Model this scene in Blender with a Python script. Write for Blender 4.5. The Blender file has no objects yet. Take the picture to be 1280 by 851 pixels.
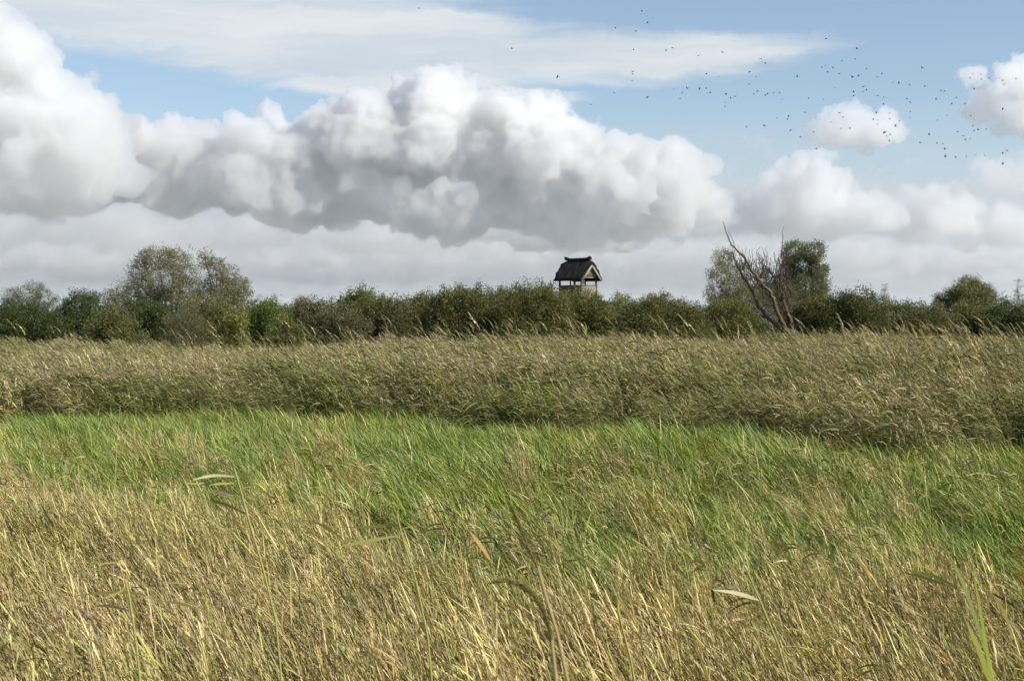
import bpy, math
import numpy as np
from mathutils import Vector

R = math.radians
scene = bpy.context.scene
COL = scene.collection
rng = np.random.default_rng(7)

EYE = 3.8          # eye height in metres
F = 1778.0         # focal length expressed in picture pixels (50 mm lens)
HOR = 400.0        # picture row of the horizon

def at(px, py, Y):
    return np.array(((px - 640.0) / F * Y, Y, EYE + (HOR - py) / F * Y))

# ------------------------------------------------------------------ helpers
def tag(o, label=None, cat=None, group=None, kind=None):
    if label: o['label'] = label
    if cat: o['category'] = cat
    if group: o['group'] = group
    if kind: o['kind'] = kind
    return o

def empty(name, loc=(0, 0, 0), rz=0.0):
    o = bpy.data.objects.new(name, None)
    o.empty_display_size = 0.3
    o.location = loc
    o.rotation_euler = (0, 0, rz)
    COL.objects.link(o)
    return o

def np_mesh(name, V, Q, col=None, mat=None, smooth=False):
    """vertices (n,3), faces (m,k) of one size k, per-vertex colours (n,3)"""
    V = np.ascontiguousarray(V, np.float32)
    Q = np.ascontiguousarray(Q, np.int32)
    me = bpy.data.meshes.new(name)
    m, k = Q.shape
    me.vertices.add(len(V)); me.vertices.foreach_set('co', V.ravel())
    me.loops.add(m * k); me.loops.foreach_set('vertex_index', Q.ravel())
    me.polygons.add(m)
    me.polygons.foreach_set('loop_start', np.arange(0, m * k, k, dtype=np.int32))
    me.update(calc_edges=True)
    if smooth:
        me.polygons.foreach_set('use_smooth', np.ones(m, dtype=bool))
    if col is not None:
        a = me.color_attributes.new('Col', 'FLOAT_COLOR', 'POINT')
        c = np.ones((len(V), 4), np.float32); c[:, :3] = col
        a.data.foreach_set('color', c.ravel())
    if mat: me.materials.append(mat)
    me.validate()
    return me

class MB:
    """collects quads with a colour per vertex and links them as ONE mesh"""
    def __init__(s): s.v = []; s.q = []; s.c = []; s.n = 0
    def add(s, V, Q, c):
        V = np.asarray(V, float); Q = np.asarray(Q, int)
        s.v.append(V); s.q.append(Q + s.n)
        c = np.asarray(c, float)
        s.c.append(np.tile(c, (len(V), 1)) if c.ndim == 1 else c)
        s.n += len(V)
    def strip(s, P, W, side, c, fold=0.0):
        P = np.asarray(P, float); n = len(P)
        W = np.asarray(W, float)[:, None]; side = np.asarray(side, float)
        if side.ndim == 1: side = np.tile(side, (n, 1))
        V = np.empty((2 * n, 3)); V[0::2] = P - side * W / 2; V[1::2] = P + side * W / 2
        i = np.arange(n - 1) * 2
        c = np.asarray(c, float)
        if c.ndim == 2: c = np.repeat(c, 2, axis=0)
        s.add(V, np.stack([i, i + 1, i + 3, i + 2], 1), c)
    def tube(s, P, rad, c, sides=6, cap=True):
        P = np.asarray(P, float); n = len(P)
        rad = np.asarray(rad, float)
        T = np.gradient(P, axis=0); T /= np.linalg.norm(T, axis=1)[:, None] + 1e-9
        ref = np.array((0.31, 0.87, 0.38))
        A = np.cross(T, ref); A /= np.linalg.norm(A, axis=1)[:, None] + 1e-9
        B = np.cross(T, A)
        th = np.arange(sides) / sides * 2 * np.pi
        V = (P[:, None] + rad[:, None, None] * (A[:, None] * np.cos(th)[None, :, None] + B[:, None] * np.sin(th)[None, :, None])).reshape(-1, 3)
        Q = []
        for i in range(n - 1):
            for k in range(sides):
                k2 = (k + 1) % sides
                Q.append((i * sides + k, i * sides + k2, (i + 1) * sides + k2, (i + 1) * sides + k))
        c = np.asarray(c, float)
        s.add(V, Q, c if c.ndim == 1 else np.repeat(c, sides, axis=0))
    def box(s, c0, size, c, rot=None):
        x, y, z = np.asarray(size, float) / 2
        V = np.array([(-x, -y, -z), (x, -y, -z), (x, y, -z), (-x, y, -z), (-x, -y, z), (x, -y, z), (x, y, z), (-x, y, z)])
        if rot is not None: V = V @ np.asarray(rot).T
        s.add(V + np.asarray(c0, float), [(0, 3, 2, 1), (4, 5, 6, 7), (0, 1, 5, 4), (1, 2, 6, 5), (2, 3, 7, 6), (3, 0, 4, 7)], c)
    def mesh(s, name, mat, smooth=False):
        return np_mesh(name, np.concatenate(s.v), np.concatenate(s.q), np.concatenate(s.c), mat, smooth)
    def build(s, name, mat, parent=None, smooth=False, loc=None):
        o = bpy.data.objects.new(name, s.mesh(name, mat, smooth))
        COL.objects.link(o)
        if parent: o.parent = parent
        if loc is not None: o.location = loc
        return o

# ------------------------------------------------------------------ node helper
class NT:
    def __init__(s, tree): s.t = tree; s.n = tree.nodes; s.l = tree.links
    def new(s, typ, **kw):
        n = s.n.new(typ)
        for k, v in kw.items(): setattr(n, k, v)
        return n
    def put(s, sock, v):
        if isinstance(v, bpy.types.NodeSocket): s.l.new(v, sock)
        elif v is not None: sock.default_value = v
    def m(s, op, a, b=None, c=None, clamp=False):
        n = s.new('ShaderNodeMath', operation=op); n.use_clamp = clamp
        for i, v in enumerate((a, b, c)): s.put(n.inputs[i], v)
        return n.outputs[0]
    def vm(s, op, a, b=None, scale=None):
        n = s.new('ShaderNodeVectorMath', operation=op)
        s.put(n.inputs[0], a)
        if b is not None: s.put(n.inputs[1], b)
        if scale is not None: s.put(n.inputs['Scale'], scale)
        return n.outputs['Value'] if op in ('LENGTH', 'DOT_PRODUCT', 'DISTANCE') else n.outputs[0]
    def xyz(s, x, y, z=0.0):
        n = s.new('ShaderNodeCombineXYZ')
        for i, v in enumerate((x, y, z)): s.put(n.inputs[i], v)
        return n.outputs[0]
    def sep(s, v):
        n = s.new('ShaderNodeSeparateXYZ'); s.put(n.inputs[0], v); return n.outputs
    def noise(s, vec, scale, detail=3.0, rough=0.5, color=False, dist=0.0, lac=2.0, dim='3D'):
        n = s.new('ShaderNodeTexNoise', noise_dimensions=dim)
        s.put(n.inputs['Vector'], vec)
        n.inputs['Scale'].default_value = scale; n.inputs['Detail'].default_value = detail
        n.inputs['Roughness'].default_value = rough; n.inputs['Distortion'].default_value = dist
        n.inputs['Lacunarity'].default_value = lac
        return n.outputs['Color' if color else 'Fac']
    def smooth(s, v, a, b, lo=0.0, hi=1.0):
        n = s.new('ShaderNodeMapRange', interpolation_type='SMOOTHSTEP')
        s.put(n.inputs['Value'], v); s.put(n.inputs['From Min'], a); s.put(n.inputs['From Max'], b)
        s.put(n.inputs['To Min'], lo); s.put(n.inputs['To Max'], hi)
        return n.outputs['Result']
    def lin(s, v, a, b, lo=0.0, hi=1.0):
        n = s.new('ShaderNodeMapRange')
        s.put(n.inputs['Value'], v); s.put(n.inputs['From Min'], a); s.put(n.inputs['From Max'], b)
        s.put(n.inputs['To Min'], lo); s.put(n.inputs['To Max'], hi)
        return n.outputs['Result']
    def mix(s, f, a, b, mode='MIX', clamp=True):
        n = s.new('ShaderNodeMix', data_type='RGBA', blend_type=mode)
        n.clamp_factor = clamp
        s.put(n.inputs[0], f); s.put(n.inputs[6], a); s.put(n.inputs[7], b)
        return n.outputs[2]
    def fmix(s, f, a, b):
        n = s.new('ShaderNodeMix', data_type='FLOAT')
        s.put(n.inputs[0], f); s.put(n.inputs[2], a); s.put(n.inputs[3], b)
        return n.outputs[0]
    def curve(s, x, pts):
        """float curve through pts (x in 0..1, y in 0..1)"""
        n = s.new('ShaderNodeFloatCurve')
        s.put(n.inputs['Value'], x); n.inputs['Factor'].default_value = 1.0
        c = n.mapping.curves[0]
        n.mapping.extend = 'HORIZONTAL'
        n.mapping.use_clip = True
        pts = sorted(pts)
        c.points[0].location = pts[0]; c.points[1].location = pts[-1]
        for p in pts[1:-1]: c.points.new(*p)
        n.mapping.update()
        return n.outputs[0]

# ------------------------------------------------------------------ camera
cam = bpy.data.objects.new('camera', bpy.data.cameras.new('camera'))
COL.objects.link(cam)
cam.location = (0, 0, EYE)
cam.rotation_euler = (R(90) - math.atan((425.5 - HOR) / F), 0, 0)
cam.data.lens = 50; cam.data.sensor_width = 36; cam.data.sensor_fit = 'HORIZONTAL'
cam.data.clip_start = 0.1; cam.data.clip_end = 60000
cam.data.dof.use_dof = True; cam.data.dof.focus_distance = 30; cam.data.dof.aperture_fstop = 6.3
scene.camera = cam

# ------------------------------------------------------------------ sun
SUN_E, SUN_A = R(38), R(115)     # elevation; azimuth clockwise from straight ahead
sd = Vector((math.sin(SUN_A) * math.cos(SUN_E), math.cos(SUN_A) * math.cos(SUN_E), math.sin(SUN_E)))
sun = bpy.data.objects.new('sun', bpy.data.lights.new('sun', 'SUN'))
COL.objects.link(sun)
sun.data.energy = 5.0; sun.data.angle = R(0.5); sun.data.color = (1.0, 0.95, 0.86)
sun.rotation_euler = sd.to_track_quat('Z', 'Y').to_euler()
sun.location = (60, -30, 60)

# ------------------------------------------------------------------ sky
def build_world():
    w = bpy.data.worlds.new('World'); scene.world = w; w.use_nodes = True
    t = NT(w.node_tree); t.n.clear()
    STR = 0.1
    sky = t.new('ShaderNodeTexSky', sky_type='NISHITA')
    sky.sun_disc = False; sky.sun_elevation = SUN_E; sky.sun_rotation = SUN_A
    sky.altitude = 0; sky.air_density = 1.0; sky.dust_density = 0.3; sky.ozone_density = 2.0
    d = t.new('ShaderNodeTexCoord').outputs['Generated']
    x, y, z = t.sep(d)
    hyp = t.m('SQRT', t.m('ADD', t.m('MULTIPLY', x, x), t.m('ADD', t.m('MULTIPLY', y, y), 1e-6)))
    tel = t.m('MINIMUM', t.m('DIVIDE', z, hyp), 3.0)
    # direction as azimuth / elevation, 1 unit = 0.56 rad
    U = t.m('MULTIPLY_ADD', t.m('ARCTAN2', x, y), 1.778, 0.64)
    V = t.m('MULTIPLY_ADD', tel, -1.778, 0.40)
    p0 = t.xyz(U, V, 3.0)
    K = 1 / STR
    def C(r, g, b): return (r * K, g * K, b * K, 1)
    def ell(p, cx, cy, rx, ry):
        dv = t.vm('MULTIPLY', t.vm('SUBTRACT', p, (cx, cy, 3.0)), (1 / rx, 1 / ry, 0))
        return t.m('SUBTRACT', 1.0, t.vm('LENGTH', dv))
    col = t.mix(0.10, sky.outputs[0], C(0.70, 0.74, 0.78))
    # high thin sheet of cirrostratus
    wn = t.noise(p0, 4.0, 6, 0.62, color=True)
    pw = t.vm('ADD', p0, t.vm('MULTIPLY', t.vm('SUBTRACT', wn, (.5, .5, .5)), (0.16, 0.075, 0)))
    e = None
    for a in [(.22, .012, .40, .078), (.40, .070, .26, .040), (.74, .066, .32, .042), (.52, .062, .3, .06), (.64, .122, .11, .014), (.50, .105, .18, .018)]:
        f = ell(pw, *a); e = f if e is None else t.m('MAXIMUM', e, f)
    st = t.noise(t.vm('MULTIPLY', pw, (2.2, 20.0, 1.0)), 1.0, 5, 0.55)
    e2 = t.m('ADD', e, t.m('MULTIPLY_ADD', st, 1.0, -0.45))
    a = t.smooth(e2, 0.0, 0.5)
    gen = t.smooth(t.noise(t.vm('MULTIPLY', pw, (1.2, 6.0, 1.0)), 1.0, 5, 0.55), 0.5, 0.8)   # the sheet elsewhere round the sky
    out = t.smooth(t.m('ABSOLUTE', t.m('SUBTRACT', U, 0.64)), 0.75, 1.1)
    a = t.m('MAXIMUM', a, t.m('MULTIPLY', gen, out))
    sheet = t.mix(t.smooth(st, 0.3, 0.7), C(0.50, 0.545, 0.585), C(0.66, 0.685, 0.69))
    col = t.mix(t.m('MULTIPLY', a, 0.85), col, sheet)
    # layers of far stratus low over the horizon
    s1 = t.noise(t.vm('MULTIPLY', pw, (1.6, 16.0, 1.0)), 1.0, 5, 0.6)
    low = t.smooth(t.m('ADD', V, t.m('MULTIPLY_ADD', s1, 0.16, -0.08)), 0.17, 0.30)
    strat = t.mix(t.smooth(s1, 0.32, 0.68), C(0.36, 0.43, 0.51), C(0.50, 0.545, 0.58))
    strat = t.mix(t.smooth(V, 0.30, 0.40), strat, C(0.47, 0.525, 0.57))
    col = t.mix(t.m('MULTIPLY', low, 0.93), col, strat)
    bg = t.new('ShaderNodeBackground'); bg.inputs['Strength'].default_value = STR
    t.l.new(col, bg.inputs['Color'])
    o = t.new('ShaderNodeOutputWorld'); t.l.new(bg.outputs[0], o.inputs['Surface'])
    w.cycles.sampling_method = 'MANUAL'; w.cycles.sample_map_resolution = 512
build_world()

# ------------------------------------------------------------------ clouds: real bodies of vapour, kilometres away
def vapour(name, dens, tint=(.885, .912, .942)):
    m = bpy.data.materials.new(name); m.use_nodes = True
    t = NT(m.node_tree); t.n.clear()
    vs = t.new('ShaderNodeVolumeScatter')
    vs.inputs['Color'].default_value = (*tint, 1); vs.inputs['Density'].default_value = dens
    vs.inputs['Anisotropy'].default_value = .56
    o = t.new('ShaderNodeOutputMaterial'); t.l.new(vs.outputs[0], o.inputs['Volume'])
    return m

def ico(sub):
    import bmesh
    bm = bmesh.new(); bmesh.ops.create_icosphere(bm, subdivisions=sub, radius=1.0)
    V = np.array([v.co[:] for v in bm.verts]); Q = np.array([[v.index for v in f.verts] for f in bm.faces]); bm.free()
    return V, Q
IV2, IV1 = ico(2), ico(1)
TEX = {}
def ctex(kind, size):
    key = (kind, round(size, 1))
    if key not in TEX:
        x = bpy.data.textures.new('cloud_' + kind.lower(), kind); x.noise_scale = size
        if kind == 'CLOUDS': x.noise_depth = 5
        TEX[key] = x
    return TEX[key]

def finish_cloud(name, C, Rr, D, mat, voxel, disp, label, flat=None, halo=((('CLOUDS', 26, 15, .30), ('CLOUDS', 9, 6, .45)))):
    k = D / F
    Vs = []; Qs = []; nv = 0
    for (IV, IQ), sel in ((IV2, Rr > 14 * k), (IV1, Rr <= 14 * k)):
        if not sel.any(): continue
        c_, r_ = C[sel], Rr[sel]
        Vs.append((c_[:, None] + IV[None] * r_[:, None, None]).reshape(-1, 3))
        Qs.append((IQ[None] + (nv + np.arange(len(c_)) * len(IV))[:, None, None]).reshape(-1, 3)); nv += len(c_) * len(IV)
    V = np.concatenate(Vs); Q = np.concatenate(Qs)
    if flat is not None:                                   # level bases
        xp = V[:, 0] / k + 640
        bz = EYE + (HOR - np.interp(xp, *flat) - 6 * np.sin(xp / 27 + D) - 5 * np.sin(xp / 11.3 + 1)) * k
        V[:, 2] = np.where(V[:, 2] < bz, bz + (V[:, 2] - bz) * .4, V[:, 2])
    ob = bpy.data.objects.new(name, np_mesh(name, V, Q)); COL.objects.link(ob)
    rm = ob.modifiers.new('r', 'REMESH'); rm.mode = 'VOXEL'; rm.voxel_size = voxel * k
    for i, (kind, sc, stg) in enumerate(disp):
        dm = ob.modifiers.new('d%d' % i, 'DISPLACE'); dm.texture = ctex(kind, sc * k)
        dm.texture_coords = 'GLOBAL'; dm.strength = stg * k; dm.mid_level = .5
    r2 = ob.modifiers.new('r2', 'REMESH'); r2.mode = 'VOXEL'; r2.voxel_size = voxel * k * .9      # one clean skin
    dg = bpy.context.evaluated_depsgraph_get()
    me = bpy.data.meshes.new_from_object(ob.evaluated_get(dg))
    me.materials.clear(); me.materials.append(mat)
    if halo:                                               # torn, thinner vapour round the firm body
        ob.modifiers.clear()
        ob.data = me
        for kind, sc, stg, mid in halo:
            dm = ob.modifiers.new('h', 'DISPLACE'); dm.texture = ctex(kind, sc * k)
            dm.texture_coords = 'GLOBAL'; dm.strength = stg * k; dm.mid_level = mid
        r3 = ob.modifiers.new('r3', 'REMESH'); r3.mode = 'VOXEL'; r3.voxel_size = voxel * k * 1.3
        dg = bpy.context.evaluated_depsgraph_get()
        mh = bpy.data.meshes.new_from_object(ob.evaluated_get(dg))
        import bmesh
        bm = bmesh.new(); bm.from_mesh(me); n0 = len(bm.faces); bm.from_mesh(mh); bm.faces.ensure_lookup_table()
        for i in range(n0, len(bm.faces)): bm.faces[i].material_index = 1
        for f in bm.faces[:n0]: f.material_index = 0
        bm.to_mesh(me); bm.free()
        me.materials.append(HALO)
    ob.modifiers.clear(); ob.data = me
    me.name = name
    tag(ob, label, 'cloud', kind='structure')
    return ob

DISP = [('CLOUDS', 38, 34), ('VORONOI', 34, -16), ('VORONOI', 15, -9), ('CLOUDS', 13, 12), ('VORONOI', 7.5, -5), ('CLOUDS', 5, 5)]
def children(C, Rr, r_, n, lo=.25, hi=.5):
    d = r_.normal(size=(len(C), n, 3)); d[..., 2] = np.abs(d[..., 2]) * .8 + .1 * d[..., 2]
    d /= np.linalg.norm(d, axis=2)[..., None]
    c2 = (C[:, None] + d * (Rr[:, None, None] * .85)).reshape(-1, 3)
    r2 = (Rr[:, None] * r_.uniform(lo, hi, (len(C), n))).ravel()
    return np.concatenate([C, c2]), np.concatenate([Rr, r2])

def bank(label, top, base, D, seed, mat, voxel=2.2, rmin=12, rmax=36, deep=60, fill=1.0, disp=DISP):
    """a bank of cumulus whose tops follow one line and whose flat bases another"""
    r_ = np.random.default_rng(seed); k = D / F
    tx, ty = np.array(top, float).T; bx, by = np.array(base, float).T
    S = []; x = tx[0]
    while x < tx[-1]:
        y0 = np.interp(x, tx, ty) + 9 * min(1, rmax / 30); b0 = np.interp(x, bx, by)
        r = min(r_.uniform(rmin, rmax), max(4, (b0 - y0) / 2))
        S.append((x, y0 + r, r_.uniform(-deep, deep) * .6, r))
        yy = y0 + 1.7 * r
        while yy < b0 and r_.random() < fill:
            rr = r_.uniform(rmin * 1.1, rmax * 1.25)
            S.append((x + r_.uniform(-25, 25), min(yy, b0 - rr * .5), r_.uniform(-deep, deep), rr)); yy += rr * .72
        x += r * .7
    S = np.array(S)
    C = np.stack([(S[:, 0] - 640) * k, D + S[:, 2] * k, EYE + (HOR - S[:, 1]) * k], 1)
    C, Rr = children(C, S[:, 3] * k, r_, 8, .25, .6)
    n0 = len(S); c3, r3 = children(C[n0:], Rr[n0:], r_, 3, .3, .55); C, Rr = np.concatenate([C[:n0], c3]), np.concatenate([Rr[:n0], r3])
    return finish_cloud('cloud', C, Rr, D, mat, voxel, disp, label, flat=(bx, by))

DISP_SMALL = [('CLOUDS', 20, 12), ('VORONOI', 18, -8), ('VORONOI', 9, -5), ('CLOUDS', 8, 7), ('VORONOI', 5, -3), ('CLOUDS', 3.5, 3)]
def puff(label, discs, D, seed, mat, voxel=1.6, n=16, disp=DISP_SMALL, depth=.6):
    r_ = np.random.default_rng(seed); k = D / F
    S = []
    for cx, cy_, rx, ry in discs:
        m_ = max(4, int(n * rx / ry))
        for i in range(m_):
            a = r_.uniform(0, 2 * np.pi); q = np.sqrt(r_.random()) * .72
            S.append((cx + np.cos(a) * q * rx, cy_ + np.sin(a) * q * ry, r_.uniform(-1, 1) * rx * depth, ry * r_.uniform(.35, .65)))
    S = np.array(S)
    C = np.stack([(S[:, 0] - 640) * k, D + S[:, 2] * k, EYE + (HOR - S[:, 1]) * k], 1)
    C, Rr = children(C, S[:, 3] * k, r_, 7)
    return finish_cloud('cloud', C, Rr, D, mat, voxel, disp, label)

def veil(label, cx, cy_, rx, ry, D, mat, seed, depth=.5):
    """a broad lens of thin vapour, feathered by its own thinness towards the rim"""
    r_ = np.random.default_rng(seed); k = D / F
    V, Q = ico(5)
    w = 1 + .18 * np.sin(V[:, 0] * 5 + seed) * np.cos(V[:, 1] * 4 + seed * 2) + .1 * np.sin(V[:, 0] * 13 + V[:, 2] * 9 + seed)
    V = V * w[:, None] * np.array((rx * k, rx * k * depth, ry * k)) + np.array(((cx - 640) * k, D, EYE + (HOR - cy_) * k))
    o = bpy.data.objects.new('cloud', np_mesh('cloud', V, Q, mat=mat)); COL.objects.link(o)
    tag(o, label, 'cloud', kind='structure')

HALO = vapour('cloud_torn_vapour', .0009)

def build_clouds():
    dense, mid, soft, thin = vapour('cloud_vapour', .026), vapour('cloud_soft_vapour', .017), vapour('cloud_light_vapour', .007), vapour('cloud_thin_vapour', .0030)
    bank('long bank of white cumulus with a tall tower above the thatched hut',
         [(60, 120), (110, 112), (145, 150), (200, 146), (250, 168), (290, 152), (350, 160), (400, 138), (470, 132), (510, 90), (560, 80), (590, 112), (640, 110), (690, 148), (740, 170), (800, 172), (845, 162), (872, 205), (885, 255)],
         [(60, 266), (150, 238), (230, 262), (300, 252), (380, 284), (460, 264), (560, 296), (630, 276), (720, 302), (820, 286), (885, 270)], 7000, 1, dense, rmin=9)
    bank('towering white cumulus at the upper left edge of the sky', [(-160, -60), (-20, -20), (25, 10), (60, 72), (110, 112), (140, 160)],
         [(-160, 222), (-40, 236), (40, 266), (140, 242)], 6000, 2, mid)
    bank('lower white cumulus bank behind the hut and the bare tree',
         [(560, 262), (690, 246), (720, 226), (780, 240), (830, 262), (880, 246), (930, 236), (960, 214), (1000, 190), (1040, 206), (1075, 250), (1105, 262), (1140, 236), (1170, 232), (1200, 268), (1240, 276), (1290, 256)],
         [(560, 298), (760, 312), (860, 290), (930, 286), (1000, 300), (1070, 284), (1160, 298), (1290, 300)], 8200, 3, mid, rmin=7, rmax=22)
    bank('grey white cumulus bank just above the left willows', [(-140, 282), (-60, 262), (-20, 268), (40, 284), (95, 262), (150, 248), (200, 268), (250, 286), (330, 262), (400, 288), (470, 262), (520, 268), (600, 290), (640, 300)],
         [(-140, 306), (80, 300), (200, 314), (400, 306), (640, 318)], 9000, 4, soft, rmin=7, rmax=20)
    bank('bank of small pale cumulus in the middle of the lower sky', [(-140, 300), (60, 292), (130, 300), (200, 296), (300, 304), (380, 294), (470, 306), (560, 296), (640, 300), (760, 306), (860, 296), (980, 306), (1100, 298), (1290, 308)],
         [(-140, 336), (300, 340), (640, 334), (1290, 340)], 12500, 10, soft, rmin=5, rmax=15, deep=40)
    bank('palest cloud bank low on the horizon', [(-150, 330), (40, 322), (180, 332), (300, 324), (430, 335), (640, 326), (760, 332), (900, 328), (1060, 326), (1200, 332), (1400, 328)],
         [(-150, 352), (1400, 354)], 18000, 5, thin, rmin=4, rmax=11, deep=40)
    puff('single oval white cloud under the bird flock', [(1066, 163, 66, 25), (1095, 158, 40, 28), (1030, 165, 30, 16)], 6000, 16, mid)
    puff('grey and white cloud at the upper right edge of the sky', [(1252, 122, 50, 22), (1295, 102, 60, 30), (1216, 98, 18, 16), (1225, 140, 34, 15), (1300, 150, 70, 26)], 6000, 7, mid)
    puff('small grey wisp of cloud left of the oval white cloud', [(944, 178, 30, 12)], 6000, 8, vapour('cloud_wisp_vapour', .006, (.74, .80, .88)), n=9)
    puff('low white cloud at the right edge below the grey one', [(1232, 215, 30, 18), (1268, 222, 40, 26), (1205, 236, 26, 12)], 7500, 9, soft)
    shred = vapour('cloud_shred_vapour', .0045)
    for i, (lab, ds) in enumerate((
            ('torn shreds of cloud beside the end of the long bank', [(892, 236, 16, 6), (918, 214, 14, 5), (905, 256, 22, 7)]),
            ('thin shreds of cloud above the right bank', [(962, 196, 18, 6), (1098, 214, 20, 6), (1140, 204, 12, 4)]),
            ('small shred of cloud off the shoulder of the central tower', [(706, 132, 15, 5), (738, 152, 18, 6)]),
            ('small shreds of cloud over the left part of the long bank', [(262, 150, 16, 5), (322, 138, 13, 4)]),
            ('shred of cloud off the left tower', [(142, 128, 13, 6), (118, 96, 11, 6)]))):
        puff(lab, ds, 6500, 40 + i, shred, voxel=1.3, n=10)
    v2 = vapour('stratus_vapour', .00045, (.84, .87, .92))
    veil('soft grey stratus between the cumulus bases', 560, 285, 1000, 44, 14000, v2, 4)
    veil('added veil of thin haze lightening the cumulus bases', 600, 292, 1500, 118, 5000, vapour('veil_haze', .00022, (.88, .94, 1)), 3, .35)  # added haze lens, lifts the dark bases and softens their contrast
    veil('flat grey stratus low over the horizon', 700, 345, 1300, 22, 22000, v2, 7)
build_clouds()

scene.view_settings.view_transform = 'Standard'
scene.view_settings.look = 'None'
scene.view_settings.gamma = 1.0
scene.view_settings.use_curve_mapping = False
scene.view_settings.exposure = 0.36
cy = scene.cycles
cy.max_bounces = 10; cy.volume_bounces = 10; cy.diffuse_bounces = 1; cy.glossy_bounces = 1; cy.transmission_bounces = 3; cy.transparent_max_bounces = 4
cy.use_denoising = True; cy.denoiser = 'OPENIMAGEDENOISE'; cy.denoising_input_passes = 'RGB_ALBEDO_NORMAL'; cy.denoising_prefilter = 'ACCURATE'
cy.use_adaptive_sampling = False
scene.render.use_persistent_data = False
cy.debug_use_spatial_splits = True

# ------------------------------------------------------------------ ground
def build_ground():
    m = bpy.data.materials.new('marsh_soil'); m.use_nodes = True
    t = NT(m.node_tree); b = t.n['Principled BSDF']; b.inputs['Roughness'].default_value = 0.95
    pos = t.new('ShaderNodeNewGeometry').outputs['Position']
    n1 = t.noise(pos, 0.6, 6, 0.6); n2 = t.noise(pos, 0.02, 4, 0.5)
    c = t.mix(t.smooth(n1, .3, .7), (.022, .018, .009, 1), (.075, .06, .028, 1))
    c = t.mix(t.smooth(n2, .4, .65), c, (.06, .065, .025, 1))
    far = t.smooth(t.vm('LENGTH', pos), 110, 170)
    c = t.mix(far, c, t.mix(t.smooth(n2, .35, .65), (.24, .23, .20, 1), (.18, .19, .17, 1)))  # unseen far ground made pale to bounce light onto the cloud bases
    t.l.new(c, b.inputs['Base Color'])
    # one sheet, fine near the viewer and coarse towards the horizon
    g = np.concatenate([[-40000, -15000, -5000, -1500, -500], np.arange(-200, 201, 5.0), [500, 1500, 5000, 15000, 40000]])
    X, Y = np.meshgrid(g, g); n = len(g)
    Z = 0.05 * np.sin(X * .31 + 1.0) * np.sin(Y * .23) + .03 * np.sin(X * .9 + Y * .7)
    Z *= np.exp(-(X ** 2 + Y ** 2) / 150 ** 2)
    V = np.stack([X, Y, Z], -1).reshape(-1, 3)
    i, j = np.meshgrid(np.arange(n - 1), np.arange(n - 1)); q = (j * n + i).ravel()
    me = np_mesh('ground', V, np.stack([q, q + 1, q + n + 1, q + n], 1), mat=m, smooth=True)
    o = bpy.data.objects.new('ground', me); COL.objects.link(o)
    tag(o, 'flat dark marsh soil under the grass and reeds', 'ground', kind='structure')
build_ground()

# ------------------------------------------------------------------ plant material
def plant_mat(name, trans=.3, gloss=.06, vary=.25, patch=None):
    """leaf / straw: the colour of each stem comes with the mesh; light passes through thin leaves"""
    m = bpy.data.materials.new(name); m.use_nodes = True
    t = NT(m.node_tree); t.n.clear()
    at_ = t.new('ShaderNodeVertexColor', layer_name='Col').outputs['Color']
    rnd = t.new('ShaderNodeObjectInfo').outputs['Random']
    pos = t.new('ShaderNodeNewGeometry').outputs['Position']
    c = t.vm('SCALE', at_, scale=t.lin(rnd, 0, 1, 1 - vary, 1 + vary))
    if patch:
        n1 = t.noise(pos, patch[0], 3, .55)
        c = t.mix(t.smooth(n1, .35, .68), c, t.mix(1.0, c, patch[1], 'MULTIPLY'))
    d = t.new('ShaderNodeBsdfDiffuse'); t.put(d.inputs['Color'], c)
    tr = t.new('ShaderNodeBsdfTranslucent'); t.put(tr.inputs['Color'], t.mix(1.0, c, (1.15, 1.1, .7, 1), 'MULTIPLY'))
    mx = t.new('ShaderNodeMixShader'); mx.inputs[0].default_value = trans
    t.l.new(d.outputs[0], mx.inputs[1]); t.l.new(tr.outputs[0], mx.inputs[2])
    g = t.new('ShaderNodeBsdfAnisotropic') if hasattr(bpy.types, 'ShaderNodeBsdfAnisotropic') else t.new('ShaderNodeBsdfGlossy')
    g.inputs['Roughness'].default_value = .5
    g.inputs['Color'].default_value = (1, 1, 1, 1)
    m2 = t.new('ShaderNodeMixShader'); m2.inputs[0].default_value = gloss
    t.l.new(mx.outputs[0], m2.inputs[1]); t.l.new(g.outputs[0], m2.inputs[2])
    o = t.new('ShaderNodeOutputMaterial'); t.l.new(m2.outputs[0], o.inputs['Surface'])
    return m

M_STRAW = plant_mat('dry_grass_blades', .22, .025, .24, (.35, (.85, .92, .70, 1)))
M_GREEN = plant_mat('green_grass_blades', .26, .03, .22, (.45, (1.12, .95, .8, 1)))
M_REED = plant_mat('reed_blades', .22, .02, .25, (.28, (.66, .80, .50, 1)))
M_LEAF = plant_mat('shrub_leaves', .34, .015, .0)
M_BARK = plant_mat('bark', 0.0, .02, .0)

def pick(r_, pal, w):
    c = np.array(pal[r_.choice(len(pal), p=np.array(w) / sum(w))])
    return c * r_.uniform(.52, 1.42)

def spine(r_, base, h, lean, ang, n=6, curve=1.7):
    """a stem that rises and bends over to leeward"""
    s = np.linspace(0, 1, n)
    d = np.array((math.cos(ang), math.sin(ang), 0))
    off = (s ** curve) * lean * h
    z = h * s * math.sqrt(max(.15, 1 - (lean * .55) ** 2))
    return base + d * off[:, None] + np.array((0, 0, 1)) * z[:, None]

WIND = math.pi       # leeward: to the left
def sidev(r_, spread=.7):
    a = r_.normal(0, spread); return np.array((math.cos(a), math.sin(a), 0))

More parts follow.
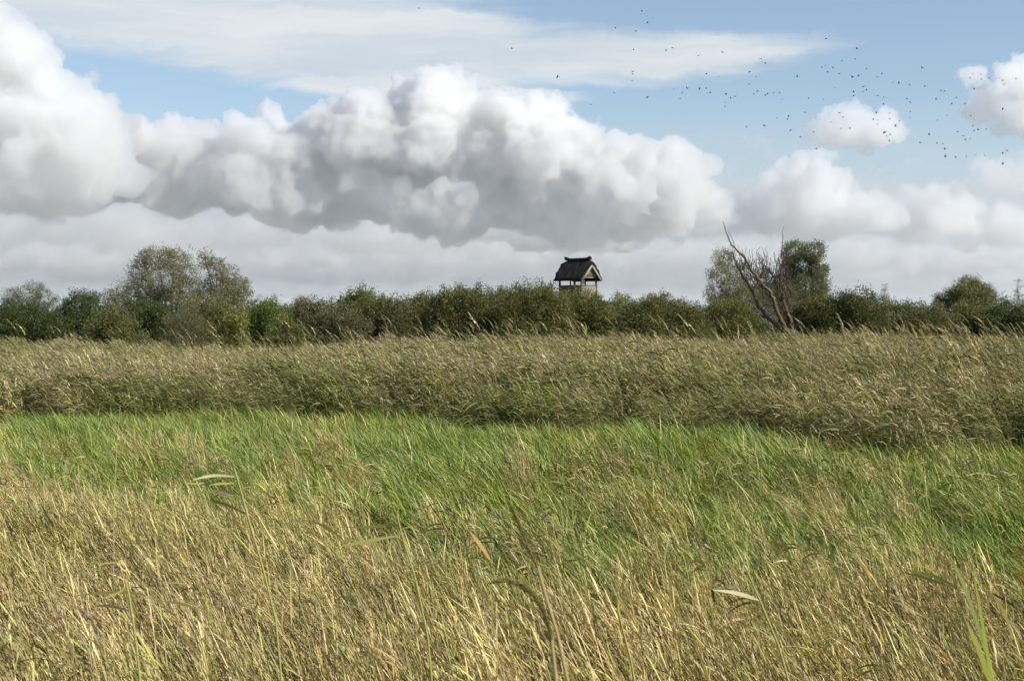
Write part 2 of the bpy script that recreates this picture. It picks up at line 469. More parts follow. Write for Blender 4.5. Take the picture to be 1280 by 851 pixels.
def leaf(mb, r_, p, ang, L, w, droop, up, c, n=4):
    """a long blade leaving a stem at p"""
    s = np.linspace(0, 1, n + 1)
    d = np.array((math.cos(ang), math.sin(ang), 0.0))
    P = p + d * (L * s * math.cos(up))[:, None] + np.array((0, 0, 1)) * (L * (math.sin(up) * s - droop * s ** 2))[:, None]
    W = w * np.array([.55, 1.0, .9, .6, .06][:n + 1])
    roll = r_.normal(0, .9)
    perp = np.array((-d[1], d[0], 0)); side = perp * math.cos(roll) + np.array((0, 0, 1)) * math.sin(roll)
    mb.strip(P, W, side, c)

def panicle(mb, r_, P, L, w, c, k=12, hair=.35, wid=.004):
    """feathery plume along the last part of a stem line P (top end last)"""
    P = np.asarray(P)
    for i in range(k):
        s = i / k
        j = s * (len(P) - 1); a = int(j); f = j - a; b = min(a + 1, len(P) - 1)
        p = P[a] * (1 - f) + P[b] * f
        t = P[b] - P[a] if b != a else P[-1] - P[-2]
        t = t / (np.linalg.norm(t) + 1e-9)
        ang = r_.uniform(0, 2 * np.pi)
        out = np.array((math.cos(ang) - .5, math.sin(ang) * .7, -.1))
        l = L * hair * (1 - .6 * s) * r_.uniform(.7, 1.2)
        q = p + t * l * .8 + out * w * (1 - .55 * s)
        mid = (p + q) / 2 + t * l * .1
        mb.strip([p, mid, q], [wid * .6, wid, wid * .25], sidev(r_, 1.2), np.asarray(c) * r_.uniform(.75, 1.25))

TAN = [(.57, .445, .205), (.50, .385, .165), (.38, .27, .10), (.45, .40, .12), (.27, .32, .07), (.52, .30, .055)]
TANW = [.36, .25, .10, .17, .12, .03]
PLUME = [(.56, .44, .265), (.49, .375, .215), (.42, .305, .175)]
GRN = [(.200, .285, .045), (.145, .220, .038), (.245, .305, .055), (.33, .37, .11), (.46, .40, .17), (.22, .31, .08)]
GRNW = [.34, .24, .20, .10, .05, .07]
REEDL = [(.150, .168, .046), (.195, .185, .058), (.30, .24, .10), (.105, .135, .038), (.40, .32, .155), (.19, .135, .06)]
REEDW = [.36, .26, .09, .21, .04, .04]

def tuft_straw(mb, r_, o, stems=8):
    o = np.array((o[0], o[1], 0.0))
    for i in range(stems):
        b = o + np.array((*r_.normal(0, .13, 2), -.03))
        h = r_.uniform(.85, 1.55); ang = WIND + r_.normal(0, .40)
        P = spine(r_, b, h, r_.uniform(.15, .50), ang, 7)
        c = pick(r_, TAN, TANW)
        mb.strip(P, np.linspace(.0075, .004, 7), sidev(r_, .4), c)
        for j in range(r_.integers(3, 6)):
            q = r_.uniform(.25, .88); a = int(q * 6); p = P[a] + (P[min(a + 1, 6)] - P[a]) * (q * 6 - a)
            leaf(mb, r_, p, WIND + r_.normal(0, .55), r_.uniform(.18, .46), r_.uniform(.009, .018), r_.uniform(.0, .45), r_.uniform(.65, 1.35), pick(r_, TAN, [.30, .22, .14, .17, .13, .04]))
        if r_.random() < .8:
            Q = P[4:] ; c2 = pick(r_, PLUME, [.5, .3, .2])
            panicle(mb, r_, Q, .28, r_.uniform(.006, .015), c2, k=18, hair=.40, wid=.0085)
    for i in range(7):       # litter and dead leaves low down, colour darkened to deepen the shaded gaps
        b = o + np.array((*r_.normal(0, .15, 2), r_.uniform(0, .35)))
        leaf(mb, r_, b, r_.uniform(0, 6.28), r_.uniform(.2, .45), .010, r_.uniform(.0, .5), r_.uniform(0, .9), pick(r_, TAN, [.2, .3, .35, .1, .05, 0]) * .55)

def tuft_green(mb, r_, o, blades=14, tall=1.0):
    o = np.array((o[0], o[1], 0.0))
    for i in range(blades):
        b = o + np.array((*r_.normal(0, .16, 2), -.03))
        h = r_.uniform(.6, 1.15) * tall
        ang = WIND + r_.normal(0, .75)
        P = spine(r_, b, h, r_.uniform(.2, .95), ang, 6, r_.uniform(1.4, 2.6))
        if r_.random() < .35: P[-1, 2] -= h * r_.uniform(.02, .16); P[-1] += (P[-1] - P[-2]) * .3
        w = r_.uniform(.016, .038)
        mb.strip(P, w * np.array([.7, .95, 1, .85, .55, .06]), sidev(r_, .9), pick(r_, GRN, GRNW))
    for i in range(5):
        b = o + np.array((*r_.normal(0, .15, 2), r_.uniform(0, .3)))
        leaf(mb, r_, b, r_.uniform(0, 6.28), r_.uniform(.2, .4), .012, r_.uniform(.0, .5), r_.uniform(0, .9), pick(r_, GRN, [.2, .5, .1, .1, .1, .0]) * .8)

def tuft_reed(mb, r_, o, stems=7, hs=1.0, plume=.85, hr=(1.75, 2.75), pl=(.26, .44), litter=8, slim=1.0, dry=True):
    o = np.array((o[0], o[1], 0.0))
    for i in range(stems):
        b = o + np.array((*r_.normal(0, .20, 2), -.05))
        h = r_.uniform(*hr) * hs; ang = WIND + r_.normal(0, .35)
        P = spine(r_, b, h, r_.uniform(.12, .36), ang, 7, 2.2)
        dry = r_.random()
        mb.strip(P, np.linspace(.016, .008, 7) * slim, sidev(r_, .4), pick(r_, [(.33, .26, .12), (.22, .20, .07), (.20, .15, .075)], [.4, .35, .25]))
        for j in range(r_.integers(7, 11)):
            q = r_.uniform(.28, .95); a = int(q * 6); p = P[a] + (P[min(a + 1, 6)] - P[a]) * (q * 6 - a)
            top = q > .62
            c = pick(r_, REEDL, [.16, .26, .26, .10, .20, .02] if top and dry else (REEDW if q > .3 else [.22, .2, .16, .2, .06, .16]))
            leaf(mb, r_, p, WIND + r_.normal(0, .65), r_.uniform(.30, .68) * slim, r_.uniform(.022, .046) * slim, r_.uniform(.1, .75), r_.uniform(.0, 1.0), c)
        if r_.random() < plume:
            L = r_.uniform(*pl)
            d = P[-1] - P[-2]; d /= np.linalg.norm(d)
            s = np.linspace(0, 1, 5)[:, None]
            Q = P[-1] + d * L * s + np.array((-1, r_.normal(0, .3), -.45)) * (s ** 2) * L * r_.uniform(.1, .55)
            c2 = pick(r_, [(.54, .44, .26), (.47, .37, .22), (.34, .255, .16), (.60, .51, .33)], [.35, .3, .15, .2])
            panicle(mb, r_, Q, L, r_.uniform(.03, .065), c2, k=16, hair=.36, wid=.026)
            mb.strip(Q, [.006, .010, .012, .010, .003], sidev(r_, .6), c2 * .8)
    for i in range(litter):
        b = o + np.array((*r_.normal(0, .22, 2), r_.uniform(0, .7)))
        leaf(mb, r_, b, r_.uniform(0, 6.28), r_.uniform(.3, .6), .018, r_.uniform(.0, .5), r_.uniform(0, 1.2), pick(r_, [(.22, .16, .07), (.14, .10, .045), (.13, .145, .05)], [.4, .3, .3]))

def patches(name, fn, count, seed, n, size, mat, **kw):
    """several square patches of n tufts each"""
    out = []
    for i in range(count):
        r_ = np.random.default_rng(seed + i); mb = MB()
        k = int(math.ceil(math.sqrt(n))); cells = [(a, b) for a in range(k) for b in range(k)]
        r_.shuffle(cells)
        for a, b in cells[:n]:
            j0 = len(mb.c)
            fn(mb, r_, ((a + r_.uniform(0, 1)) / k * size - size / 2, (b + r_.uniform(0, 1)) / k * size - size / 2), **kw)
            f = r_.uniform(.8, 1.2)
            for j in range(j0, len(mb.c)): mb.c[j] = mb.c[j] * f
        out.append(mb.mesh(name, mat))
    return out

# ------------------------------------------------------------------ scattering (stuff nobody could count)
def scatter(name, meshes, P, rot, scl, idx, label, cat):
    n = len(P)
    me = bpy.data.meshes.new(name); me.vertices.add(n); me.vertices.foreach_set('co', np.ascontiguousarray(P, np.float32).ravel())
    a = me.attributes.new('turn', 'FLOAT_VECTOR', 'POINT'); a.data.foreach_set('vector', np.ascontiguousarray(rot, np.float32).ravel())
    a = me.attributes.new('size', 'FLOAT', 'POINT'); a.data.foreach_set('value', np.ascontiguousarray(scl, np.float32))
    a = me.attributes.new('pick', 'INT', 'POINT'); a.data.foreach_set('value', np.ascontiguousarray(idx, np.int32))
    for m_ in {m for x in meshes for m in x.materials}: me.materials.append(m_)
    o = bpy.data.objects.new(name, me); COL.objects.link(o)
    g = bpy.data.node_groups.new(name + '_scatter', 'GeometryNodeTree')
    g.interface.new_socket('Geometry', in_out='INPUT', socket_type='NodeSocketGeometry')
    g.interface.new_socket('Geometry', in_out='OUTPUT', socket_type='NodeSocketGeometry')
    gi = g.nodes.new('NodeGroupInput'); go = g.nodes.new('NodeGroupOutput')
    ip = g.nodes.new('GeometryNodeInstanceOnPoints')
    g2i = g.nodes.new('GeometryNodeGeometryToInstance')
    for x in meshes[::-1]:        # a joined input lists its links last first
        src = bpy.data.objects.new(x.name, x)          # holds one tuft shape, never linked to the scene
        oi = g.nodes.new('GeometryNodeObjectInfo'); oi.inputs['Object'].default_value = src
        g.links.new(oi.outputs['Geometry'], g2i.inputs[0])
    def named(nm, typ):
        q = g.nodes.new('GeometryNodeInputNamedAttribute'); q.data_type = typ; q.inputs['Name'].default_value = nm
        return q.outputs['Attribute']
    g.links.new(gi.outputs[0], ip.inputs['Points'])
    g.links.new(g2i.outputs[0], ip.inputs['Instance'])
    ip.inputs['Pick Instance'].default_value = True
    g.links.new(named('pick', 'INT'), ip.inputs['Instance Index'])
    e2r = g.nodes.new('FunctionNodeEulerToRotation')
    g.links.new(named('turn', 'FLOAT_VECTOR'), e2r.inputs[0]); g.links.new(e2r.outputs[0], ip.inputs['Rotation'])
    g.links.new(named('size', 'FLOAT'), ip.inputs['Scale'])
    g.links.new(ip.outputs[0], go.inputs[0])
    md = o.modifiers.new('scatter', 'NODES'); md.node_group = g
    tag(o, label, cat, kind='stuff')
    return o

def lattice(x0, x1, y0, y1, dens, r_):
    st = 1 / math.sqrt(dens)
    gx, gy = np.meshgrid(np.arange(x0, x1, st), np.arange(y0, y1, st))
    P = np.stack([gx.ravel(), gy.ravel()], 1)
    return P + r_.uniform(-.55, .55, P.shape) * st

def vnoise(P, s, seed):
    """smooth value noise in the plane, 0..1"""
    P = P / s; i = np.floor(P).astype(int); f = P - i; f = f * f * (3 - 2 * f)
    def h(a, b):
        v = np.sin(a * 127.1 + b * 311.7 + seed * 74.7) * 43758.5453
        return v - np.floor(v)
    a = h(i[:, 0], i[:, 1]); b = h(i[:, 0] + 1, i[:, 1]); c = h(i[:, 0], i[:, 1] + 1); d = h(i[:, 0] + 1, i[:, 1] + 1)
    return (a * (1 - f[:, 0]) + b * f[:, 0]) * (1 - f[:, 1]) + (c * (1 - f[:, 0]) + d * f[:, 0]) * f[:, 1]

def in_view(P, m=2.5):
    return np.abs(P[:, 0]) < P[:, 1] * .372 + m

def tan_edge(P):
    """how far out the dry grass reaches before the fresh green takes over"""
    u = P[:, 0] / P[:, 1]
    return np.interp(u, [-.36, -.22, -.05, .1, .36], [23.2, 20.2, 15.8, 14.4, 13.2]) + (vnoise(P, 2.6, 3) - .5) * 4.2
def reed_edge(P):
    u = P[:, 0] / P[:, 1]
    return np.interp(u, [-.36, -.25, 0, .15, .25, .36], [47, 47, 43, 38, 34, 33.5]) + (vnoise(P, 3.0, 5) - .5) * 3.0

def build_grass():
    r_ = np.random.default_rng(11)
    straw = patches('dry_grass_tuft', tuft_straw, 10, 100, 6, .55, M_STRAW)
    green = patches('green_grass_tuft', tuft_green, 10, 200, 7, .65, M_GREEN)
    reed = patches('leafy_reed_tuft', tuft_reed, 6, 320, 4, .8, M_REED, plume=.2, dry=False) + patches('plumed_reed_tuft', tuft_reed, 7, 300, 5, .8, M_REED, plume=.8)
    reedlow = patches('low_reed_tuft', tuft_reed, 6, 400, 4, .8, M_REED, hs=.62, plume=.25)
    def rot(n, lean=.10, z=.35):
        return np.stack([r_.normal(0, lean * .6, n), r_.normal(-lean * .3, lean, n), r_.normal(0, z, n)], 1)
    # dry grass in front, thinning into the green
    P = lattice(-14, 14, 6.5, 34, 3.9, r_); P = P[in_view(P)]
    e = tan_edge(P); d = P[:, 1] - e
    keep = r_.random(len(P)) < np.interp(d, [-5, -1.5, 1.5, 5, 16], [1, .85, .13, .04, .02])
    P = P[keep]; n = len(P)
    sc = r_.uniform(.82, 1.12, n) * (0.88 + .24 * vnoise(P, 1.7, 9))
    scatter('dry_grass', straw, np.c_[P, np.zeros(n)], rot(n), sc, r_.integers(0, 10, n), 'pale straw coloured grass with feathery tops filling the front of the marsh', 'grass')
    # green band
    P = lattice(-24, 24, 9, 52, 2.7, r_); P = P[in_view(P)]
    d = P[:, 1] - tan_edge(P); re = reed_edge(P)
    keep = (r_.random(len(P)) < np.interp(d, [-9, -3, 0, 3], [.16, .32, .7, 1])) & (P[:, 1] < re + .3)
    keep &= r_.random(len(P)) < .35 + 1.1 * vnoise(P, 1.3, 71)
    P = P[keep]; n = len(P)
    sc = r_.uniform(.75, 1.15, n) * (0.58 + .50 * vnoise(P, 2.1, 4) + .30 * vnoise(P, 5.0, 14))
    scatter('green_grass', green, np.c_[P, np.zeros(n)], rot(n, .14, .6), sc, r_.integers(0, 10, n), 'fresh green grass bent over by wind in the middle band', 'grass')
    # leafy young reeds standing among the dry grass
    leafy = patches('leafy_reed_tuft', tuft_reed, 10, 600, 1, .25, M_GREEN, stems=2, plume=.1, hr=(1.0, 1.5), pl=(.2, .3), litter=0, slim=.62)
    P = lattice(-14, 14, 6.5, 30, 2.4, r_); P = P[in_view(P)]
    P = P[r_.random(len(P)) < np.clip(vnoise(P, 1.9, 61) * 2.2 - .5, .05, 1)]; n = len(P)
    scatter('leafy_reeds', leafy, np.c_[P, np.zeros(n)], rot(n, .12, .5), r_.uniform(.8, 1.12, n), r_.integers(0, 10, n), 'leafy olive and yellow young reeds standing singly among the dry grass', 'reeds')
    # reed bed: dense front, thinner sampling far inside where only tops show
    Ps = []
    for (y0, y1, dn) in ((30, 62, 1.9), (62, 80, 1.3), (80, 113, .9)):
        q = lattice(-46, 46, y0, y1, dn, r_); Ps.append(q[in_view(q, 3)])
    P = np.concatenate(Ps); P = P[r_.random(len(P)) < .35 + .9 * vnoise(P, 1.6, 41)]; d = P[:, 1] - reed_edge(P)
    P = P[d > 0]; d = d[d > 0]; n = len(P)
    patch = vnoise(P, 7.0, 21); small = vnoise(P, 2.2, 22)
    sc = np.interp(d, [0, 1.5, 6], [.60, .71, .80]) * (.74 + .48 * patch) * (.90 + .2 * small) * r_.uniform(.88, 1.12, n)
    u = P[:, 0] / P[:, 1]
    sc *= np.interp(u, [-.36, -.15, 0, .36], [.92, .94, 1.06, 1.06])
    scatter('reed_bed', reed, np.c_[P, np.zeros(n)], rot(n, .09, .35), sc, np.where(r_.random(n) < np.interp(d, [0, 6, 18, 38], [.95, .82, .55, .15]) + .5 * (vnoise(P, 4.0, 81) - .5), r_.integers(0, 6, n), r_.integers(6, 13, n)), 'wide bed of tall olive and tan reeds with feathery plumes before the bushes', 'reeds')
    # the tallest plumed stems, standing above the rest in loose groups
    high = patches('tall_reed_tuft', tuft_reed, 9, 500, 1, .3, M_REED, stems=2, plume=1.0, hr=(2.75, 3.55), pl=(.40, .60), litter=0)
    q = lattice(-46, 46, 31, 76, 1.1, r_); q = q[in_view(q)]; d = q[:, 1] - reed_edge(q); u = q[:, 0] / q[:, 1]
    q = q[(d > 1.5) & (d < 30) & (r_.random(len(q)) < np.interp(u, [-.36, -.15, -.05, .36], [.06, .15, .55, .6]) * np.clip(vnoise(q, 3.2, 31) * 3.2 - 1.0, 0, 1) * 1.4)]; n = len(q)
    scatter('tall_reeds', high, np.c_[q, np.zeros(n)], rot(n, .07, .3), r_.uniform(.80, 1.08, n), r_.integers(0, 9, n), 'tallest plumed reeds sticking up from the reed bed against the bushes', 'reeds')
    q = lattice(-46, 46, 30, 62, 1.6, r_); q = q[in_view(q)]; d = q[:, 1] - reed_edge(q)
    u = q[:, 0] / q[:, 1]; q = q[(d > -.6) & (d < 9) & (r_.random(len(q)) < .5 * np.clip(vnoise(q, 2.4, 51) * 2 - .4, 0, 1))]; n = len(q)
    scatter('young_reeds', reedlow, np.c_[q, np.zeros(n)], rot(n, .14, .6), r_.uniform(.6, 1.05, n), r_.integers(0, 6, n), 'lower leafy reeds along the front edge of the tall reed bed', 'reeds')
build_grass()

# ------------------------------------------------------------------ shrubs and trees
def leaf_quads(P, D, L, W, r_):
    """rhombic leaves at P pointing along D"""
    n = len(P)
    N = r_.normal(size=(n, 3)); S = np.cross(D, N); S /= np.linalg.norm(S, axis=1)[:, None] + 1e-9
    L = L[:, None]; W = W[:, None]
    V = np.stack([P, P + D * L * .45 + S * W * .5, P + D * L, P + D * L * .5 - S * W * .5], 1).reshape(-1, 3)
    return V, np.arange(n * 4).reshape(n, 4)

def crown_mesh(name, lobes, r_, cols, tips_m2=8.0, per=19, spread=.18, L=.15, W=.070, shoots=.05, up=.35, mat=None, hollow=.86, sprays=0):
    """leaf clumps on twig ends, over and a little inside a set of uneven lobes"""
    T = []; O = []
    for c, r in lobes:
        c = np.asarray(c, float); r = np.asarray(r, float)
        n = int(4 * np.pi * ((r[0] * r[1]) ** 1.6 / 3 + (r[0] * r[2]) ** 1.6 / 3 + (r[1] * r[2]) ** 1.6 / 3) ** (1 / 1.6) * tips_m2)
        d = r_.normal(size=(n, 3)); d /= np.linalg.norm(d, axis=1)[:, None]
        k = hollow + (1 - hollow) * r_.random(n) - np.abs(r_.normal(0, .13, n))
        k *= 1 + .16 * np.sin(d[:, 0] * 5.1 + c[0] * 3) * np.sin(d[:, 2] * 6.3 + c[1]) + .07 * np.sin(d[:, 1] * 11 + d[:, 2] * 9)
        sh = r_.random(n) < shoots; k = np.where(sh & (d[:, 2] > .1), k + r_.uniform(.1, .32, n), k)
        T.append(c + d * r * k[:, None]); O.append(d)
    if not sprays: T = np.concatenate(T); O = np.concatenate(O)
    if sprays:
        for c, r in lobes[::2]:
            for q in range(sprays):
                d = r_.normal(size=3) * (.55, .5, .25) + (0, 0, 1); d /= np.linalg.norm(d)
                p0 = np.asarray(c) + d * np.asarray(r) * .95; g = d * .5 + np.array((r_.normal(0, .2), r_.normal(0, .2), .8)); ln = r_.uniform(.2, .6)
                k = np.linspace(0, 1, 4)[:, None]
                T.append(p0 + g * ln * k); O.append(np.tile(g / np.linalg.norm(g), (4, 1)))
        T = [np.concatenate(T)]; O = [np.concatenate(O)]
        T = T[0]; O = O[0]
    ok = T[:, 2] > .15
    T = T[ok]; O = O[ok]; n = len(T)
    tint = np.array(cols)[r_.choice(len(cols), n)] * r_.uniform(.7, 1.3, (n, 1))
    P = np.repeat(T, per, 0) + r_.normal(0, spread, (n * per, 3)) * np.array((1, 1, .85))
    D = np.repeat(O, per, 0) * .7 + r_.normal(0, .75, (n * per, 3)) + np.array((0, 0, up))
    D /= np.linalg.norm(D, axis=1)[:, None] + 1e-9
    m = n * per
    V, Q = leaf_quads(P, D, L * r_.uniform(.65, 1.3, m), W * r_.uniform(.7, 1.3, m), r_)
    col = np.repeat(np.repeat(tint, per, 0) * r_.uniform(.75, 1.25, (m, 1)), 4, 0)
    return np_mesh(name, V, Q, col, mat or M_LEAF)

def link(name, me, parent):
    o = bpy.data.objects.new(name, me); COL.objects.link(o); o.parent = parent; return o

OLIVE = [(.150, .150, .052), (.175, .160, .058), (.120, .130, .044)]
DARK = [(.078, .098, .030), (.092, .110, .034), (.062, .080, .027)]
FRESH = [(.130, .165, .040), (.150, .180, .045), (.105, .140, .034)]
YELLOW = [(.235, .235, .060), (.26, .245, .065), (.18, .20, .052)]
BROWN = [(.150, .134, .066), (.130, .120, .060), (.165, .150, .075), (.130, .132, .058)]
GREYG = [(.230, .230, .130), (.195, .205, .115), (.265, .260, .160), (.215, .195, .110)]
BARK = (.085, .070, .052)

def stems_mesh(r_, ends, base_r=.12, rad=.045, col=BARK):
    mb = MB()
    for e in ends:
        e = np.asarray(e, float)
        b = np.array((r_.normal(0, base_r), r_.normal(0, base_r), -.1))
        mid = b * .5 + e * .5 + np.array((-e[0] * .18, -e[1] * .18, .1 * e[2])) + r_.normal(0, .1, 3)
        s = np.linspace(0, 1, 7)[:, None]
        P = (1 - s) ** 2 * b + 2 * s * (1 - s) * mid + s ** 2 * e
        mb.tube(P, np.linspace(rad, rad * .2, 7), np.array(col) * r_.uniform(.8, 1.2), 5)
    return mb.mesh('stems', M_BARK)

def bush(label, px, half, top, Y, cols, seed, lobes=9, flat=.28, **kw):
    r_ = np.random.default_rng(seed)
    c = at(px, top + 1, Y); H = c[2]; Wd = half * 1.12 / F * Y
    root = tag(empty('bush', (c[0], Y, 0)), label, 'bush', 'bushes in the scrub belt behind the reed bed')
    lb = []
    for i in range(lobes):
        a = -1 + 2 * (i + r_.uniform(.2, .8)) / lobes
        rx = Wd * r_.uniform(.32, .5); rz = min(H * .42, rx * r_.uniform(.85, 1.25))
        x = a * (Wd - rx * .75); yd = r_.uniform(-1, 1) * Wd * .45
        env = H * (1 - flat * (x / Wd) ** 2) * r_.uniform(.90, 1.0)
        lb.append(((x, yd, env - rz), (rx, rx, rz)))
        lb.append(((x + r_.normal(0, .2), yd - r_.uniform(0, .3) * Wd, max(rz * .7, env * .42)), (rx * 1.05, rx, max(rz, env * .38))))
    ends = [l[0] for l in lb]
    kw.setdefault('sprays', 3); me = crown_mesh('crown', lb, r_, cols, **kw)
    link('crown', me, root); link('stems', stems_mesh(r_, ends), root)
    return root

def tree(label, px, Y, foot, limbs, lobes, cols, seed, rad=.16, name='tree', group=None, **kw):
    """limbs and lobes in picture-row units about the foot: (dx, dz[, dy]) metres"""
    r_ = np.random.default_rng(seed)
    root = tag(empty(name, ((px - 640) / F * Y, Y, 0)), label, 'tree', group)
    me = crown_mesh('crown', lobes, r_, cols, **kw); link('crown', me, root)
    mb = MB()
    base = np.array((0, 0, -.1)); fork = np.array((.1, 0, foot))
    mb.tube(np.stack([base, fork * .5, fork]), [rad * 1.25, rad, rad * .9], BARK, 8)
    link('trunk', mb.mesh('trunk', M_BARK), root)
    lm = MB()
    for c, r in lobes:
        c = np.asarray(c, float)
        s = np.linspace(0, 1, 7)[:, None]; mid = fork * .45 + c * .55 + np.array((-.15 * c[0], 0, -.2)) + r_.normal(0, .15, 3)
        P = (1 - s) ** 2 * fork + 2 * s * (1 - s) * mid + s ** 2 * c
        lm.tube(P, np.linspace(rad * .55, rad * .12, 7), BARK, 5)
        for k in range(7):
            d = r_.normal(size=3); d[2] = abs(d[2]); d /= np.linalg.norm(d); q = P[r_.integers(3, 7)]
            e = c + d * np.asarray(r) * .85
            m_ = (q + e) / 2 + r_.normal(0, .12, 3)
            lm.tube(np.stack([q, m_, e]), [rad * .14, rad * .09, rad * .04], BARK, 4)
    link('limbs', lm.mesh('limbs', M_BARK), root)
    return root

def build_scrub():
    B = bush
    B('dark green rounded bush cut by the left edge of the photo', 22, 58, 374, 112, DARK, 1)
    B('darkest green dome shaped bush, second from the left edge', 97, 34, 364, 118, DARK, 2, lobes=6, flat=.5)
    B('low olive bush sloping down to the right below the big willow', 140, 36, 386, 108, OLIVE, 3, lobes=6, flat=.5)
    B('sparse dark bush under the left side of the big willow crown', 158, 34, 372, 124, DARK, 4, lobes=6, tips_m2=6)
    B('very dark bush straight under the big willow trunk', 192, 34, 381, 113, DARK, 5, lobes=7)
    B('low grey brown twiggy bush in front of the big willow', 236, 30, 389, 107, BROWN, 6, lobes=6, tips_m2=6, W=.03)
    B('broad olive bush at the right foot of the smaller willow', 268, 44, 375, 117, OLIVE, 7)
    B('small yellow green bush low among darker bushes', 296, 16, 392, 105, YELLOW, 8, lobes=4, tips_m2=6, L=.15, W=.08)
    B('olive green bush right of the small yellow green one', 330, 34, 374, 113, FRESH, 9, lobes=7)
    B('grey brown bush with twiggy top between olive bushes on the left', 385, 42, 374, 116, BROWN, 10, lobes=8, shoots=.12)
    B('lowest small olive bush, at the reed tops left of centre', 360, 22, 404, 103, OLIVE, 11, lobes=4)
    B('bright dark green round bush standing above its brown neighbours', 449, 30, 362, 124, FRESH, 12, lobes=6, flat=.3, L=.16, W=.085)
    B('brown olive low bush in front of the round green one', 422, 38, 386, 110, BROWN, 13, lobes=7)
    B('wide brown olive bush left of the tall dark hedge of bushes', 482, 46, 371, 113, OLIVE + BROWN[:2], 14, lobes=9)
    B('lighter olive bush just left of the tallest dark bushes', 532, 30, 367, 119, OLIVE, 15, lobes=6)
    B('tall dark olive bush with a flat top left of the hut', 578, 40, 358, 112, OLIVE + DARK[:1], 16, lobes=9, flat=.25)
    B('narrow upright olive bush between two wider tall ones', 626, 24, 355, 115, OLIVE, 17, lobes=5, flat=.3)
    B('tallest broad olive bush just left of the thatched hut', 668, 42, 353, 109, OLIVE, 18, lobes=9, flat=.3)
    B('yellowish green bush directly below the thatched hut', 726, 42, 362, 113, OLIVE + FRESH[:1] + YELLOW[:1], 19, lobes=9, flat=.3)
    B('narrow yellow tinged bush between two big bushes right of the hut', 775, 24, 369, 117, YELLOW[2:] + FRESH, 20, lobes=5)
    B('big rounded olive bush standing forward right of the hut', 826, 56, 369, 109, OLIVE, 21, lobes=11, flat=.4)
    B('olive bush left of the bare dead tree', 905, 48, 372, 114, OLIVE + FRESH[:1], 22, lobes=9, flat=.3)
    B('sparse brown twiggy bush tangled behind the dead tree', 972, 34, 350, 117, BROWN, 23, lobes=7, tips_m2=6, shoots=.2, L=.12, W=.04)
    B('olive bush at the right foot of the dead tree', 1018, 34, 371, 113, OLIVE, 24, lobes=7)
    B('dark grey green bush with ragged top right of the dead tree', 1070, 44, 365, 111, DARK + OLIVE, 25, lobes=9, shoots=.12)
    B('olive bush around the foot of the pale sapling', 1122, 32, 374, 118, OLIVE + FRESH, 26, lobes=7)
    B('low brown olive bush in front, between sapling and right willow', 1160, 40, 383, 108, OLIVE + BROWN, 27, lobes=8)
    B('olive bush below the right willow', 1212, 36, 379, 113, OLIVE, 28, lobes=8)
    B('dark bush cut by the right edge of the photo', 1262, 34, 377, 110, DARK + OLIVE[:1], 29, lobes=8)
    # low tangle that closes the gaps between and behind the bushes
    r_ = np.random.default_rng(77); lb = []
    for x in np.arange(-60, 61, 1.9):
        lb.append(((x, 122 + r_.uniform(-3, 5), r_.uniform(.8, 1.6)), (1.7, 1.5, r_.uniform(2.8, 4.4))))
    o = bpy.data.objects.new('undergrowth', crown_mesh('undergrowth', lb, r_, OLIVE + DARK[:1] + BROWN, tips_m2=5, per=12, L=.16, W=.075)); COL.objects.link(o)
    tag(o, 'dark low tangle of scrub closing the gaps behind the bushes', 'undergrowth', kind='stuff')

    # trees
    m = 130 / F
    def L_(cx, cy_, rx, rz, dy=0, foot_px=0, Y=130):
        k = Y / F
        return (((cx - foot_px) * k, dy, EYE + (HOR - cy_) * k), (rx * k, max(rx, rz) * k * .9, rz * k))
    def crown_list(items, foot, Y, r_, w=.5):
        return [L_(a, b, c, d, r_.uniform(-w, w) * 2.2, foot, Y) for a, b, c, d in items]
    r_ = np.random.default_rng(5)
    tree('large grey green willow with a rounded loose crown rising over the left bushes', 212, 130, 2.2, None,
         crown_list([(195, 322, 24, 15), (172, 338, 17, 14), (217, 326, 22, 15), (235, 345, 16, 18), (208, 350, 30, 17), (168, 360, 18, 12), (185, 368, 24, 14), (228, 368, 24, 15), (150, 370, 16, 10), (205, 378, 44, 16), (178, 324, 10, 9)], 212, 130, r_),
         GREYG, 31, rad=.22, tips_m2=5.0, per=17, spread=.20, L=.19, W=.07, shoots=.2, hollow=.7)
    tree('narrower willow with a pointed tilted crown, right beside the large willow', 276, 132, 2.0, None,
         crown_list([(258, 325, 9, 12), (270, 336, 14, 15), (284, 346, 15, 14), (298, 357, 14, 13), (272, 358, 20, 15), (306, 368, 11, 10), (288, 371, 22, 12), (262, 374, 30, 16), (285, 381, 34, 14), (250, 362, 12, 12)], 276, 132, r_),
         GREYG + OLIVE[:1], 32, rad=.18, tips_m2=5.2, per=17, spread=.18, L=.19, W=.07, shoots=.2, hollow=.7)
    tree('thin flat topped tree with see-through spreading crown near the left edge', 40, 132, 2.0, None,
         crown_list([(22, 365, 16, 6), (40, 359, 17, 7), (56, 366, 14, 6), (34, 372, 22, 8), (62, 374, 11, 6), (12, 373, 11, 6), (36, 380, 34, 9)], 40, 132, r_),
         DARK + OLIVE, 33, rad=.12, tips_m2=6, per=12, spread=.18, L=.14, W=.05, shoots=.3, hollow=.6)
    tree('grey green tree with a loose leaning crown behind the left arm of the dead tree', 925, 136, 2.4, None,
         crown_list([(906, 322, 15, 12), (897, 345, 15, 14), (922, 340, 16, 16), (915, 362, 22, 13), (940, 355, 16, 16), (888, 366, 9, 8), (950, 342, 10, 9), (925, 378, 40, 16), (955, 368, 22, 14)], 925, 136, r_),
         GREYG + DARK[:1], 34, rad=.17, tips_m2=5.5, per=17, spread=.2, L=.18, W=.075, shoots=.2, hollow=.7)
